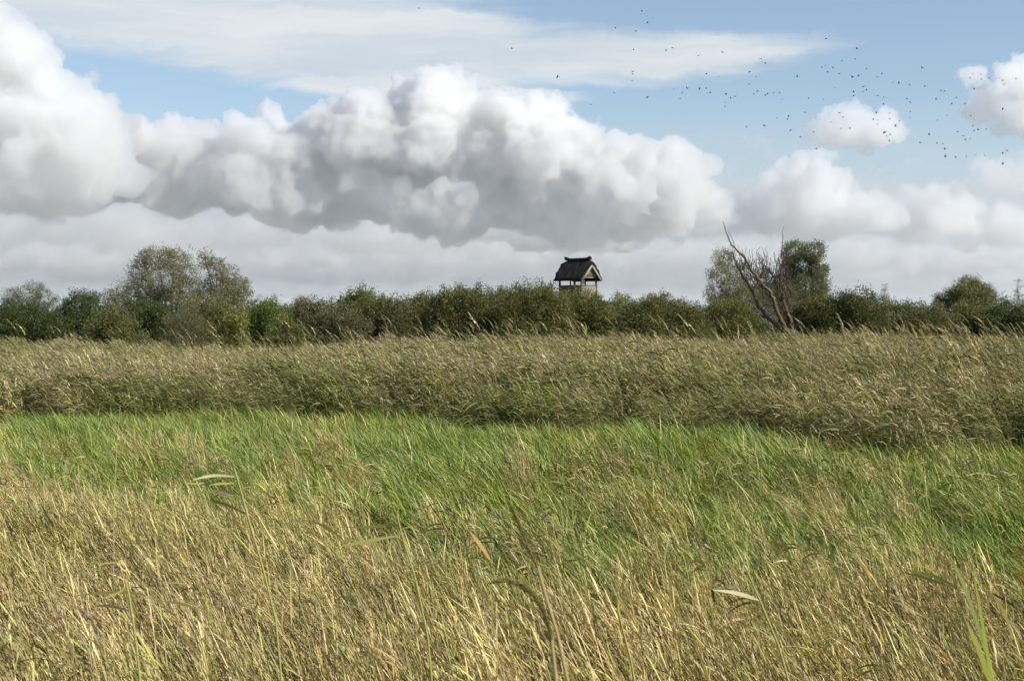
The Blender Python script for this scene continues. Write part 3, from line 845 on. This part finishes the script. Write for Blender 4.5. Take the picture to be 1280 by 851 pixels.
    tree('tall dense grey green tree with double rounded top right behind the dead tree', 1002, 137, 2.4, None,
         crown_list([(990, 316, 14, 14), (1014, 316, 14, 14), (1002, 332, 22, 17), (1022, 342, 13, 18), (988, 345, 16, 18), (1010, 360, 24, 18), (1026, 368, 12, 14), (1004, 380, 34, 16), (975, 362, 16, 16), (1020, 384, 26, 14)], 1002, 137, r_),
         [(.175, .190, .098), (.150, .170, .086), (.205, .210, .115)], 35, rad=.2, tips_m2=9, per=20, spread=.2, L=.18, W=.08, shoots=.1, hollow=.8)
    tree('loose willow with wind tousled pale top rising from the bushes on the right', 1212, 124, 1.8, None,
         crown_list([(1208, 356, 12, 9), (1192, 364, 10, 8), (1226, 362, 13, 10), (1212, 372, 30, 12), (1236, 374, 12, 9), (1215, 353, 7, 6), (1205, 384, 36, 14), (1232, 366, 10, 9), (1190, 374, 16, 10)], 1212, 124, r_),
         FRESH[:1] + OLIVE + GREYG[:1], 36, rad=.12, tips_m2=10, per=18, spread=.17, L=.18, W=.06, shoots=.3, hollow=.75)
    tree('thin pale birch sapling rising just above the bushes', 1106, 116, 1.5, None,
         crown_list([(1106, 357, 2.4, 4), (1104, 364, 5, 4), (1108, 370, 6, 5), (1106, 378, 9, 7)], 1106, 116, r_, .05),
         YELLOW[:2] + GREYG[2:3], 37, rad=.06, name='sapling', tips_m2=7, per=8, spread=.10, L=.13, W=.05, shoots=.3, hollow=.5)
    tree('slender sapling tip poking up beside the right edge of the photo', 1272, 116, 1.5, None,
         crown_list([(1273, 352, 2.2, 5), (1272, 362, 4.5, 5), (1272, 370, 7, 6), (1272, 378, 9, 6)], 1272, 116, r_, .05),
         FRESH[:2] + GREYG[2:3], 38, rad=.06, name='sapling', tips_m2=7, per=8, spread=.10, L=.13, W=.05, shoots=.3, hollow=.5)
    tree('dark small tree edge showing between the left bush and willow', 128, 134, 1.6, None,
         crown_list([(124, 372, 11, 7), (138, 377, 12, 8), (112, 374, 8, 5), (146, 372, 7, 4)], 128, 134, r_),
         DARK, 39, rad=.1, tips_m2=7, per=14, spread=.18, L=.14, W=.05, shoots=.3, hollow=.6)

def build_dead_tree():
    Y = 107.0; r_ = np.random.default_rng(3)
    def z2(p): return (860 + p[0] / 5.318, 280 + p[1] / 5.318)
    foot = z2((690, 740)); f = at(*foot, Y)
    root = tag(empty('dead_tree', (f[0], Y, 0)), 'bare dead tree with forked leaning limbs standing in front of the bushes', 'tree')
    BK = np.array((.088, .064, .043))
    def line(pts, d0, d1):
        P = np.array([at(*z2(p), Y) for p in pts]) - np.array((f[0], Y, 0)); n = len(P)
        P[:, 1] += np.linspace(d0, d1, n) + r_.normal(0, .05, n)
        # smooth the traced line
        t = np.arange(n); tt = np.linspace(0, n - 1, n * 3); return np.stack([np.interp(tt, t, P[:, i]) for i in range(3)], 1)
    def make(name, pts, r0, r1, d0=0, d1=0, col=1.0):
        P = line(pts, d0, d1); P = P + r_.normal(0, .02 + r0 * .12, P.shape)
        mb = MB(); mb.tube(P, np.linspace(r0 * 1.0, r1 * 1.2, len(P)) * (1 + .08 * r_.normal(size=len(P))), BK * col, 7); o = link(name, mb.mesh(name, M_BARK, True), root); return P
    zb = f[2]
    mb = MB(); mb.tube(np.array([(.1, 0, -.1), (.04, .02, zb * .5), (0, 0, zb), (-.1, 0, zb + .35)]), [.48, .42, .38, .30], BK * .9, 9)
    link('trunk', mb.mesh('trunk', M_BARK, True), root)
    make('limb', [(680, 730), (600, 690), (530, 625), (470, 530), (430, 440), (380, 350), (330, 270), (315, 220), (300, 180)], .17, .035, 0, .8)
    make('limb', [(690, 735), (640, 690), (600, 610), (570, 530), (550, 465), (490, 410), (440, 340), (400, 280), (360, 220), (300, 160), (265, 118), (246, 60), (225, -10)], .18, .018, 0, -.9, 1.15)
    make('limb', [(695, 720), (690, 660), (660, 580), (640, 500), (620, 430), (590, 360), (540, 310), (510, 270), (475, 235)], .17, .02, .1, .6, .9)
    make('limb', [(700, 690), (665, 600), (645, 510), (628, 420), (622, 330), (640, 250), (633, 190), (640, 100), (648, 20)], .13, .012, .2, 1.0, .9)
    make('branch', [(612, 330), (603, 285), (585, 220), (582, 185)], .03, .01, .6, .9)
    make('branch', [(350, 300), (355, 250), (352, 205), (342, 140)], .04, .01, .6, .7)
    make('branch', [(405, 285), (430, 255), (458, 230)], .035, .012, -.7, -.5)
    make('branch', [(410, 280), (414, 225), (412, 165)], .03, .01, -.7, -.8)
    make('branch', [(362, 222), (370, 190), (376, 155)], .025, .009, -.8, -.9)
    make('branch', [(300, 160), (290, 120), (270, 80), (255, 45)], .025, .008, -.85, -.7)
    make('branch', [(515, 620), (440, 595), (385, 582)], .06, .015, .2, -.5, .8)
    make('branch', [(700, 655), (740, 632), (800, 618)], .06, .02, .1, -.6, .8)
    make('branch', [(705, 700), (730, 735), (745, 770)], .10, .06, -.2, -.4, 1.2)
    make('branch', [(590, 480), (600, 440), (586, 400)], .035, .012, -.2, -.4, 1.5)
    make('branch', [(470, 395), (452, 405), (440, 415)], .04, .03, -.7, -.8, 1.9)
    make('branch', [(645, 300), (700, 250), (705, 215)], .025, .008, .8, 1.0)
    make('branch', [(560, 470), (520, 380), (500, 330), (495, 290)], .03, .008, -.3, .3)
    for i in range(160):                      # fine dead twigs
        y = r_.uniform(240, 600); x = 690 - (740 - y) * r_.uniform(.02, .75); mb_ = [(x, y), (x + r_.uniform(-25, 15), y - r_.uniform(20, 50)), (x + r_.uniform(-45, 20), y - r_.uniform(60, 110))]
        make('twig', mb_, .034, .012, r_.uniform(-.5, .8), r_.uniform(-.5, .8))

# ------------------------------------------------------------------ thatched look-out hut
def solid_mat(name, fn, rough=.9):
    m = bpy.data.materials.new(name); m.use_nodes = True
    t = NT(m.node_tree); b = t.n['Principled BSDF']; b.inputs['Roughness'].default_value = rough
    b.inputs['Specular IOR Level'].default_value = .2
    co = t.new('ShaderNodeTexCoord').outputs['Object']
    c, h = fn(t, co)
    t.l.new(c, b.inputs['Base Color'])
    if h is not None:
        bp = t.new('ShaderNodeBump'); bp.inputs['Strength'].default_value = .6; bp.inputs['Distance'].default_value = .03
        t.l.new(h, bp.inputs['Height']); t.l.new(bp.outputs[0], b.inputs['Normal'])
    return m

def build_hut():
    def thatch(t, co):
        n = t.noise(t.vm('MULTIPLY', co, (14, 3, 3)), 2.0, 5, .65)
        return t.mix(n, (.011, .0095, .008, 1), (.040, .034, .027, 1)), n
    def wood(t, co):
        n = t.noise(t.vm('MULTIPLY', co, (9, 9, 1.2)), 2.0, 4, .6)
        return t.mix(n, (.20, .17, .125, 1), (.36, .32, .25, 1)), n
    def pale(t, co):
        n = t.noise(t.vm('MULTIPLY', co, (2, 2, 9)), 1.5, 4, .6)
        return t.mix(n, (.24, .215, .165, 1), (.38, .345, .285, 1)), n
    def darkw(t, co):
        n = t.noise(t.vm('MULTIPLY', co, (9, 9, 1.2)), 2.0, 4, .6)
        return t.mix(n, (.075, .062, .045, 1), (.14, .12, .09, 1)), n
    MT, MW, MP, MD = solid_mat('thatch', thatch), solid_mat('weathered_boards', wood), solid_mat('pale_boards', pale), solid_mat('dark_timber', darkw)
    Y = 140.0; k = Y / F
    Z = lambda py: EYE + (HOR - py) * k
    x0 = (722.4 - 640) * k
    root = tag(empty('lookout_hut', (x0, Y, 0), R(-44)), 'small thatched look-out hut on stilts rising above the bushes', 'hut')
    L, W = 2.83, 2.2; g = (1, 1, 1)
    ze, zr, zrail, zf = Z(348.0), Z(324.5), Z(357.2), Z(372)
    def part(name, fn, mat, parent=root):
        mb = MB(); fn(mb); return mb.build(name, mat, parent)
    for sx in (-1, 1):
        for sy in (-1, 1):
            part('post', lambda mb: mb.box((sx * L / 2, sy * W / 2, ze / 2), (.15, .15, ze + .1), g), MD)
    for sy in (-1, 1):
        part('post', lambda mb: mb.box((0, sy * W / 2, (ze + zf) / 2), (.10, .10, ze - zf - .02), g), MD)
    part('floor', lambda mb: mb.box((0, 0, zf - .08), (L + .3, W + .3, .12), g), MD)
    def boards(mb, horizontal_axis, c, length, z0, z1, n):
        h = (z1 - z0) / n
        for i in range(n):
            cc = (c[0], c[1], z0 + h * (i + .5)); th = .03 + .008 * (i % 2)
            mb.box(cc, (length, th, h * .93) if horizontal_axis == 'x' else (th, length, h * .93), g)
    for sy in (-1, 1):
        part('side_wall', lambda mb: boards(mb, 'x', (0, sy * (W / 2 + .02)), L - .16, zf, zrail - .05, 6), MD)  # darker than the end walls: this side's shade is put into the colour
        part('rail', lambda mb: mb.box((0, sy * (W / 2 + .02), zrail), (L + .22, .13, .08), g), MD)
        part('eave_beam', lambda mb: mb.box((0, sy * W / 2, ze + .06), (L + .5, .11, .13), g), MD)
    for sx in (-1, 1):
        part('end_wall', lambda mb: boards(mb, 'y', (sx * (L / 2 + .02), 0), W - .16, zf, zrail - .05, 6), MP)  # pale wood, the sunlit look of the gable end also in its colour
        part('rail', lambda mb: mb.box((sx * (L / 2 + .02), 0, zrail + .004), (.12, W + .22, .08), g), MD)
        part('tie_beam', lambda mb: mb.box((sx * (L / 2 + .02), 0, ze + .062), (.10, W + .1, .12), g), MP)
        # boarded gable triangle of upright planks
        def gable(mb):
            n = 9
            for i in range(n):
                y = -W / 2 + W * (i + .5) / n; top = ze + .14 + (zr - ze - .52) * (1 - abs(y) / (W / 2 + .12))
                mb.box((sx * (L / 2 + .10 + .006 * (i % 2)), y, (ze + .13 + top) / 2), (.03, W / n * .92, top - ze - .13), g)
        part('gable_boards', gable, MW)
        for sy in (-1, 1):
            def barge(mb):
                a = math.atan2(zr - ze - .40, W / 2 + .28); ln = math.hypot(zr - ze - .40, W / 2 + .28)
                rx = np.array(((1, 0, 0), (0, math.cos(a), -math.sin(a) * -sy), (0, math.sin(a) * -sy, math.cos(a))))
                mb.box((sx * 1.83, sy * (W / 2 + .28) / 2, (ze - .22 + zr - .62) / 2), (.05, ln, .19), g, rx)
            part('barge_board', barge, MP)
    part('inner_board', lambda mb: mb.box((L / 2 - .25, -W * .26, (zrail + ze) / 2 + .0), (.05, .48, .42), g), MD)  # stand-in board for an unidentified dark shape inside the opening
    # thatch: thick, sagging, with raised ends on the ridge and sloping half hips
    nx, ns = 25, 9; V = []; Q = []
    r_ = np.random.default_rng(9); xl = 1.90
    for i in range(nx):
        s = -1 + 2 * i / (nx - 1)
        for shell in (0, 1):
            th = .26 if shell == 0 else 0.0
            for j in range(-ns, ns + 1):
                q = abs(j) / ns; sg = 1 if j >= 0 else -1
                half = W / 2 + .52
                endk = max(0, (abs(s) - .74) / .26)
                zrid = zr - .06 - endk * .16 * (1 - q)
                y = sg * half * (q ** .92); zz = zrid + (ze - .16 - zrid) * (q ** 1.08)
                nrm = np.array((0, sg * .84 * min(1, q * 4), .54 + .46 * (1 - min(1, q * 4)))); nrm /= np.linalg.norm(nrm)
                p = np.array((s * (1.80 + .14 * (1 - q)), y, zz)) - nrm * (.22 if shell else 0)
                if shell == 0: p = p + r_.normal(0, .035, 3)
                V.append(p)
    m_ = 2 * ns + 1
    def vid(i, sh, j): return (i * 2 + sh) * m_ + j
    for i in range(nx - 1):
        for j in range(m_ - 1):
            Q.append((vid(i, 0, j), vid(i + 1, 0, j), vid(i + 1, 0, j + 1), vid(i, 0, j + 1)))
            Q.append((vid(i, 1, j), vid(i, 1, j + 1), vid(i + 1, 1, j + 1), vid(i + 1, 1, j)))
        for j in (0, m_ - 1):
            Q.append((vid(i, 0, j), vid(i, 1, j), vid(i + 1, 1, j), vid(i + 1, 0, j)))
    for i in (0, nx - 1):
        for j in range(m_ - 1):
            Q.append((vid(i, 0, j), vid(i, 0, j + 1), vid(i, 1, j + 1), vid(i, 1, j)))
    mb = MB(); mb.add(np.array(V), np.array(Q), np.array(g)); roof = mb.build('roof', MT, root)
    # thatch ridge cap, a saddle with raised ends
    mb = MB(); s = np.linspace(-1, 1, 21)
    P = np.stack([s * 1.58, 0 * s, zr + .01 + .13 * np.clip((np.abs(s) - .72) / .28, 0, 1) ** 1.3], 1)
    mb.tube(P, .15 + .035 * np.abs(s) ** 4 + r_.normal(0, .006, 21), np.array(g), 8)
    for e in (0, -1):
        mb.tube(np.stack([P[e] - (P[e] * (1, 0, 0)) * .06, P[e] + np.sign(P[e][0]) * np.array((.10, 0, -.06)), P[e] + np.sign(P[e][0]) * np.array((.16, 0, -.2))]), [.17, .12, .03], np.array(g), 8)
    mb.build('ridge', MT, roof)
    for sy in (-1, 1):
        def brace(mb):
            mb.tube(np.array([(-L / 2, sy * W / 2, .6), (L / 2, sy * W / 2, zf - .3)]), [.05, .05], np.array(g), 6)
            mb.tube(np.array([(L / 2, sy * (W / 2 + .07), .6), (-L / 2, sy * (W / 2 + .07), zf - .3)]), [.05, .05], np.array(g), 6)
        part('cross_brace', brace, MD)

# ------------------------------------------------------------------ the flock
BIRDS2 = """323,31 338,60 258,73 309,81 303,127 400,122 384,129 465,142 525,133 621,149 632,161 302,181 301,187 299,203 114,194 255,234 338,244 197,263 485,187 516,194 403,225
437,222 425,234 420,248 468,225 485,223 488,234 495,234 534,236 558,243 546,247 531,258 531,268 593,181 609,193 592,212 612,229 603,237 632,239 637,237 652,235 668,233 674,250 711,194 740,248
777,250 661,296 690,292 687,300 585,319 630,316 695,327 720,344 760,373 730,282 752,330 781,320 797,306 817,284 826,294 821,323 843,321 783,99 860,124 856,150 823,154 773,170 781,166 801,171
787,181 817,187 806,221 849,195 864,192 884,174 911,194 923,187 852,231 852,241 876,219 884,227 875,232 912,241 928,245 927,262 950,208 965,210 991,214 1023,172 1030,218 985,249 993,257
1070,227 1079,229 1058,250 1097,262 1109,246 1131,261 1085,290 1061,302 1041,338 1019,358 1153,225 1142,197 1150,187 1170,188 1171,201 1190,197 1215,198 1223,204 1227,213 1257,200 1225,273
1145,291 1150,317 1153,329 1164,326 1183,324 1113,331 1126,341 1131,351 1144,347 1060,358 1076,361 1081,374 1081,393 1107,393 1134,392 1158,387 1180,390 1225,383 1235,377 1225,411
909,284 902,299 912,302 912,312 942,284 943,298 966,305 960,312 957,317 931,331 928,333 935,342 943,338 942,352 994,281 993,295 -232,24 0,124"""

def build_birds():
    m = solid_mat('dark_plumage', lambda t, co: (t.mix(t.noise(co, 9.0, 2), (.008, .008, .009, 1), (.022, .020, .020, 1)), None), .6)
    def bird_mesh(flap):
        mb = MB(); g = np.array((1, 1, 1.0))
        s = np.array([-.15, -.11, -.05, .02, .08, .115, .14, .165]); rr = np.array([.006, .022, .040, .046, .036, .026, .022, .004])
        mb.tube(np.stack([s, 0 * s, .006 * np.sin(s * 20)], 1), rr, g, 8)
        # fanned tail
        mb.add([(-.13, -.012, 0), (-.13, .012, 0), (-.235, .035, -.004), (-.235, -.035, -.004), (-.13, -.012, .006), (-.13, .012, .006), (-.235, .035, .002), (-.235, -.035, .002)],
               [(0, 1, 2, 3), (7, 6, 5, 4), (0, 3, 7, 4), (1, 5, 6, 2), (2, 6, 7, 3), (0, 4, 5, 1)], g)
        for sy in (-1, 1):
            sp = np.array([.02, .10, .19, .28]); lead = np.array([.075, .095, .075, -.01]); ch = np.array([.12, .125, .105, .03])
            z = np.sin(flap) * sp * np.array([1, 1, .95, .88]) ; yy = np.cos(flap) * sp * sy
            T = np.stack([lead, yy, z + .008], 1); B = np.stack([lead - ch, yy, z - .002], 1)
            V = np.concatenate([T, B, T - (0, 0, .01), B - (0, 0, .006)]); Q = []
            for i in range(3):
                Q += [(i, i + 1, 5 + i, 4 + i), (8 + i, 12 + i, 13 + i, 9 + i), (i, 8 + i, 9 + i, i + 1), (4 + i, 5 + i, 13 + i, 12 + i)]
            Q += [(3, 11, 15, 7)]
            mb.add(V, Q, g)
        return mb.mesh('bird', m)
    shapes = [bird_mesh(f) for f in (.55, .15, -.35, .9)]
    r_ = np.random.default_rng(8)
    proto = bpy.data.objects.new('bird', shapes[0])
    first = True
    for w in BIRDS2.split():
        a, b = map(float, w.split(',')); px, py = 640 + a / 2, b / 2
        Y = r_.uniform(225, 285); p = at(px, py, Y)
        o = proto if first else proto.copy(); first = False
        o.data = shapes[r_.integers(0, 4)]; COL.objects.link(o)
        o.location = p; s = r_.uniform(.95, 1.5); o.scale = (s, s, s)
        o.rotation_euler = (r_.normal(0, .35), r_.normal(0, .2), r_.normal(2.6, .8))
        tag(o, 'small dark bird of the loose flock flying across the right half of the sky', 'bird', 'flock of dark birds in the sky')
        if a == -232: o['label'] = 'lone dark bird high at the top of the sky, farthest left of all birds'
        if w == '0,124': o['label'] = 'lone dark bird over the white streak cloud, between the lone high bird and the flock'

# ------------------------------------------------------------------ single plants close to the camera
def ribbon_px(mb, pts, wpx, Y, c, dy=0.0, tilt=-.5, n=9):
    pts = np.array(pts, float); t = np.arange(len(pts)); tt = np.linspace(0, len(pts) - 1, n)
    # quadratic-smooth the traced points
    q = np.stack([np.interp(tt, t, pts[:, i]) for i in range(2)], 1)
    for _ in range(2): q[1:-1] = .25 * q[:-2] + .5 * q[1:-1] + .25 * q[2:]
    YY = Y + np.linspace(0, dy, n)
    P = np.array([at(a, b, y) for (a, b), y in zip(q, YY)])
    T = np.gradient(P, axis=0); T /= np.linalg.norm(T, axis=1)[:, None]
    S = np.cross(T, np.array((0, 1, 0))); S /= np.linalg.norm(S, axis=1)[:, None]
    S = S * math.cos(tilt) + np.array((0, 1, 0)) * math.sin(tilt)
    Wd = np.interp(np.linspace(0, 1, n), np.linspace(0, 1, len(wpx)), wpx) * .78 * Y / F
    mb.strip(P, Wd, S, c); return P

def near_reed(label, stalk, plume, Y, wplume, seed, col):
    r_ = np.random.default_rng(seed); b = at(*stalk[0], Y)
    root = tag(empty('reed', (0, 0, 0)), label, 'reed')
    P = np.array([at(*p, Y) for p in stalk + plume[:1]])
    foot = np.array((P[0][0] + .25, Y, -.05))
    P = np.concatenate([[foot, foot * .6 + P[0] * .4 + (.03, 0, 0)], P])
    n = len(P); t = np.arange(n); tt = np.linspace(0, n - 1, n * 4); P = np.stack([np.interp(tt, t, P[:, i]) for i in range(3)], 1)
    mb = MB(); mb.tube(P, np.linspace(.0075, .0045, len(P)), np.array((.40, .31, .14)), 6); link('stem', mb.mesh('stem', M_BARK, True), root)
    Q = np.array([at(*p, Y) for p in plume]); n = len(Q); t = np.arange(n); tt = np.linspace(0, n - 1, 13)
    Q = np.stack([np.interp(tt, t, Q[:, i]) for i in range(3)], 1)
    for _ in range(2): Q[1:-1] = .25 * Q[:-2] + .5 * Q[1:-1] + .25 * Q[2:]
    mb = MB(); mb.tube(Q, np.array([.0025] * 12 + [.001]), np.array(col) * .8, 5)
    for i in range(520):
        j = r_.uniform(0, 11.9); a = int(j); p = Q[a] + (Q[a + 1] - Q[a]) * (j - a); d = Q[a + 1] - Q[a]; d /= np.linalg.norm(d)
        o_ = r_.normal(size=3); o_ -= d * o_.dot(d); o_ /= np.linalg.norm(o_)
        env = wplume * (math.sin(min(1, (j + 1.5) / 13) * math.pi) ** .6) * r_.uniform(.4, 1)
        e = p + d * r_.uniform(.012, .03) + o_ * env + np.array((0, 0, -.004))
        mb.strip(np.stack([p, (p + e) / 2 + o_ * env * .15, e]), [.0008, .0026, .0006], np.cross(d, o_), np.array(col) * r_.uniform(.7, 1.35))
    link('plume', mb.mesh('plume', M_REED), root)
    return root

def build_near():
    near_reed('blurred brown reed close by, its plume hooked over to the left', [(712, 1000), (700, 900), (694, 840), (690, 805)], [(690, 800), (684, 772), (670, 745), (652, 729), (632, 724), (617, 727)], 4.0, .017, 1, (.38, .26, .13))
    near_reed('blurred brown reed close by with an upright narrow plume', [(742, 1000), (716, 880), (696, 790), (682, 745)], [(672, 708), (660, 684), (651, 660), (643, 640), (636, 626)], 4.3, .013, 2, (.34, .25, .13))
    # broad leaved green reed at the lower right
    def plant(label, Y, leaves, stem=None, cat='reed'):
        root = tag(empty('reed', (0, 0, 0)), label, cat)
        if stem:
            mb = MB(); P = np.array([at(*p, Y) for p in stem]); f = P[0].copy(); f[2] = -.05; f[0] += .15
            P = np.concatenate([[f], P]); n = len(P); tt = np.linspace(0, n - 1, n * 4); P = np.stack([np.interp(tt, np.arange(n), P[:, i]) for i in range(3)], 1)
            mb.tube(P, np.linspace(.0085, .006, len(P)), np.array((.32, .30, .09)), 6); link('stem', mb.mesh('stem', M_BARK, True), root)
        for pts, w, c, dy in leaves:
            mb = MB(); ribbon_px(mb, pts, w, Y, np.array(c), dy, -.5 if dy <= .05 else -.15); link('leaf', mb.mesh('leaf', M_GREEN), root)
        return root
    G1, G2, G3, PALE, OR = (.21, .27, .04), (.26, .30, .05), (.20, .25, .05), (.50, .46, .22), (.46, .28, .04)
    plant('green reed with broad upright blades at the lower right', 6.0,
          [([(1246, 900), (1240, 840), (1232, 790), (1224, 750), (1217, 704)], [6, 8, 7, 5, 1], G1, -.1),
           ([(1240, 880), (1234, 825), (1215, 790), (1200, 765), (1188, 746)], [6, 9, 8, 6, 1], G2, .1),
           ([(1236, 820), (1222, 775), (1208, 735), (1196, 708), (1190, 696)], [6, 7, 6, 3, 1], G3, .15),
           ([(1268, 800), (1258, 765), (1244, 745), (1228, 730)], [4, 5, 4, 1], (.30, .27, .05), .1),
           ([(1195, 734), (1175, 722), (1155, 717), (1136, 714)], [4, 6, 5, 1], G2, .2)],
          [(1247, 900), (1243, 850), (1236, 815)])
    plant('reed with four long leaves blown flat to the left, left of centre', 9.0,
          [([(293, 596), (275, 594), (258, 595), (240, 600)], [2, 5, 5, 1], (.27, .30, .12), -.2),
           ([(292, 604), (272, 605), (252, 605), (230, 604)], [2, 4, 4, 1], (.30, .29, .06), -.1),
           ([(301, 618), (282, 615), (262, 614), (236, 618)], [2, 6, 5, 1], PALE, .1),
           ([(306, 642), (290, 634), (275, 628), (258, 624)], [2, 5, 5, 1], (.29, .29, .06), .2)],
          [(345, 780), (325, 700), (310, 650), (300, 612), (292, 585)])
    plant('reed with olive leaves streaming left near the middle of the grass', 9.0,
          [([(500, 656), (480, 657), (458, 660), (432, 659)], [2, 5, 5, 1], (.30, .29, .06), .1),
           ([(497, 670), (472, 674), (448, 679), (421, 684)], [2, 6, 6, 1], (.30, .31, .07), -.1),
           ([(425, 672), (412, 662), (402, 656), (384, 650)], [2, 5, 4, 1], (.17, .19, .04), .1),
           ([(612, 700), (604, 686), (596, 676), (587, 664)], [3, 7, 6, 1], OR, .0)],
          [(535, 800), (518, 720), (505, 680), (496, 645)])
    plant('reed with pale bleached leaves low on the left', 8.0,
          [([(158, 735), (148, 741), (138, 745), (128, 748)], [1, 3, 3, 1], PALE, .0),
           ([(160, 764), (146, 760), (132, 757), (116, 758)], [1, 5, 5, 1], PALE, .1),
           ([(246, 762), (232, 757), (218, 753), (200, 752)], [1, 5, 5, 1], (.44, .42, .18), .1),
           ([(182, 745), (160, 740), (130, 741), (92, 745)], [2, 5, 5, 1], (.28, .28, .06), .1)],
          [(178, 900), (168, 800), (160, 745), (155, 725)])
    plant('reed with one white bleached leaf in the right foreground', 8.0,
          [([(952, 752), (934, 745), (914, 740), (892, 738)], [1, 7, 6, 1], (.50, .46, .26), -.1),
           
           ([(985, 790), (965, 775), (945, 764), (925, 756)], [2, 6, 5, 1], (.28, .27, .05), .1),
           ([(1190, 734), (1168, 726), (1150, 720), (1130, 716)], [1, 5, 5, 1], (.28, .28, .06), .2)],
          [(1000, 900), (975, 810), (950, 750), (935, 715)])
    plant('reed with orange withered leaves standing in the right foreground', 8.0,
          [([(776, 790), (775, 775), (773, 765), (774, 750)], [2, 6, 5, 1], OR, .0),
           ([(842, 770), (832, 757), (822, 745), (812, 735)], [2, 6, 5, 1], (.42, .27, .05), .1),
           ([(1090, 725), (1085, 712), (1078, 706), (1072, 700)], [2, 5, 4, 1], (.44, .26, .05), .1)],
          [(800, 900), (790, 830), (778, 785), (772, 760)])
    root = tag(empty('dry_stalk', (0, 0, 0)), 'single thin pale stalk standing nearly straight up on the left', 'stalk')
    P = np.array([at(141, 640, 15), at(145, 560, 15), at(150, 506, 15)]); f = P[0].copy(); f[2] = -.05
    mb = MB(); mb.tube(np.concatenate([[f], P]), [.005, .004, .0035, .002], np.array((.40, .38, .18)), 5); link('stem', mb.mesh('stem', M_BARK), root)

build_scrub()
build_dead_tree()
build_hut()
build_birds()
build_near()
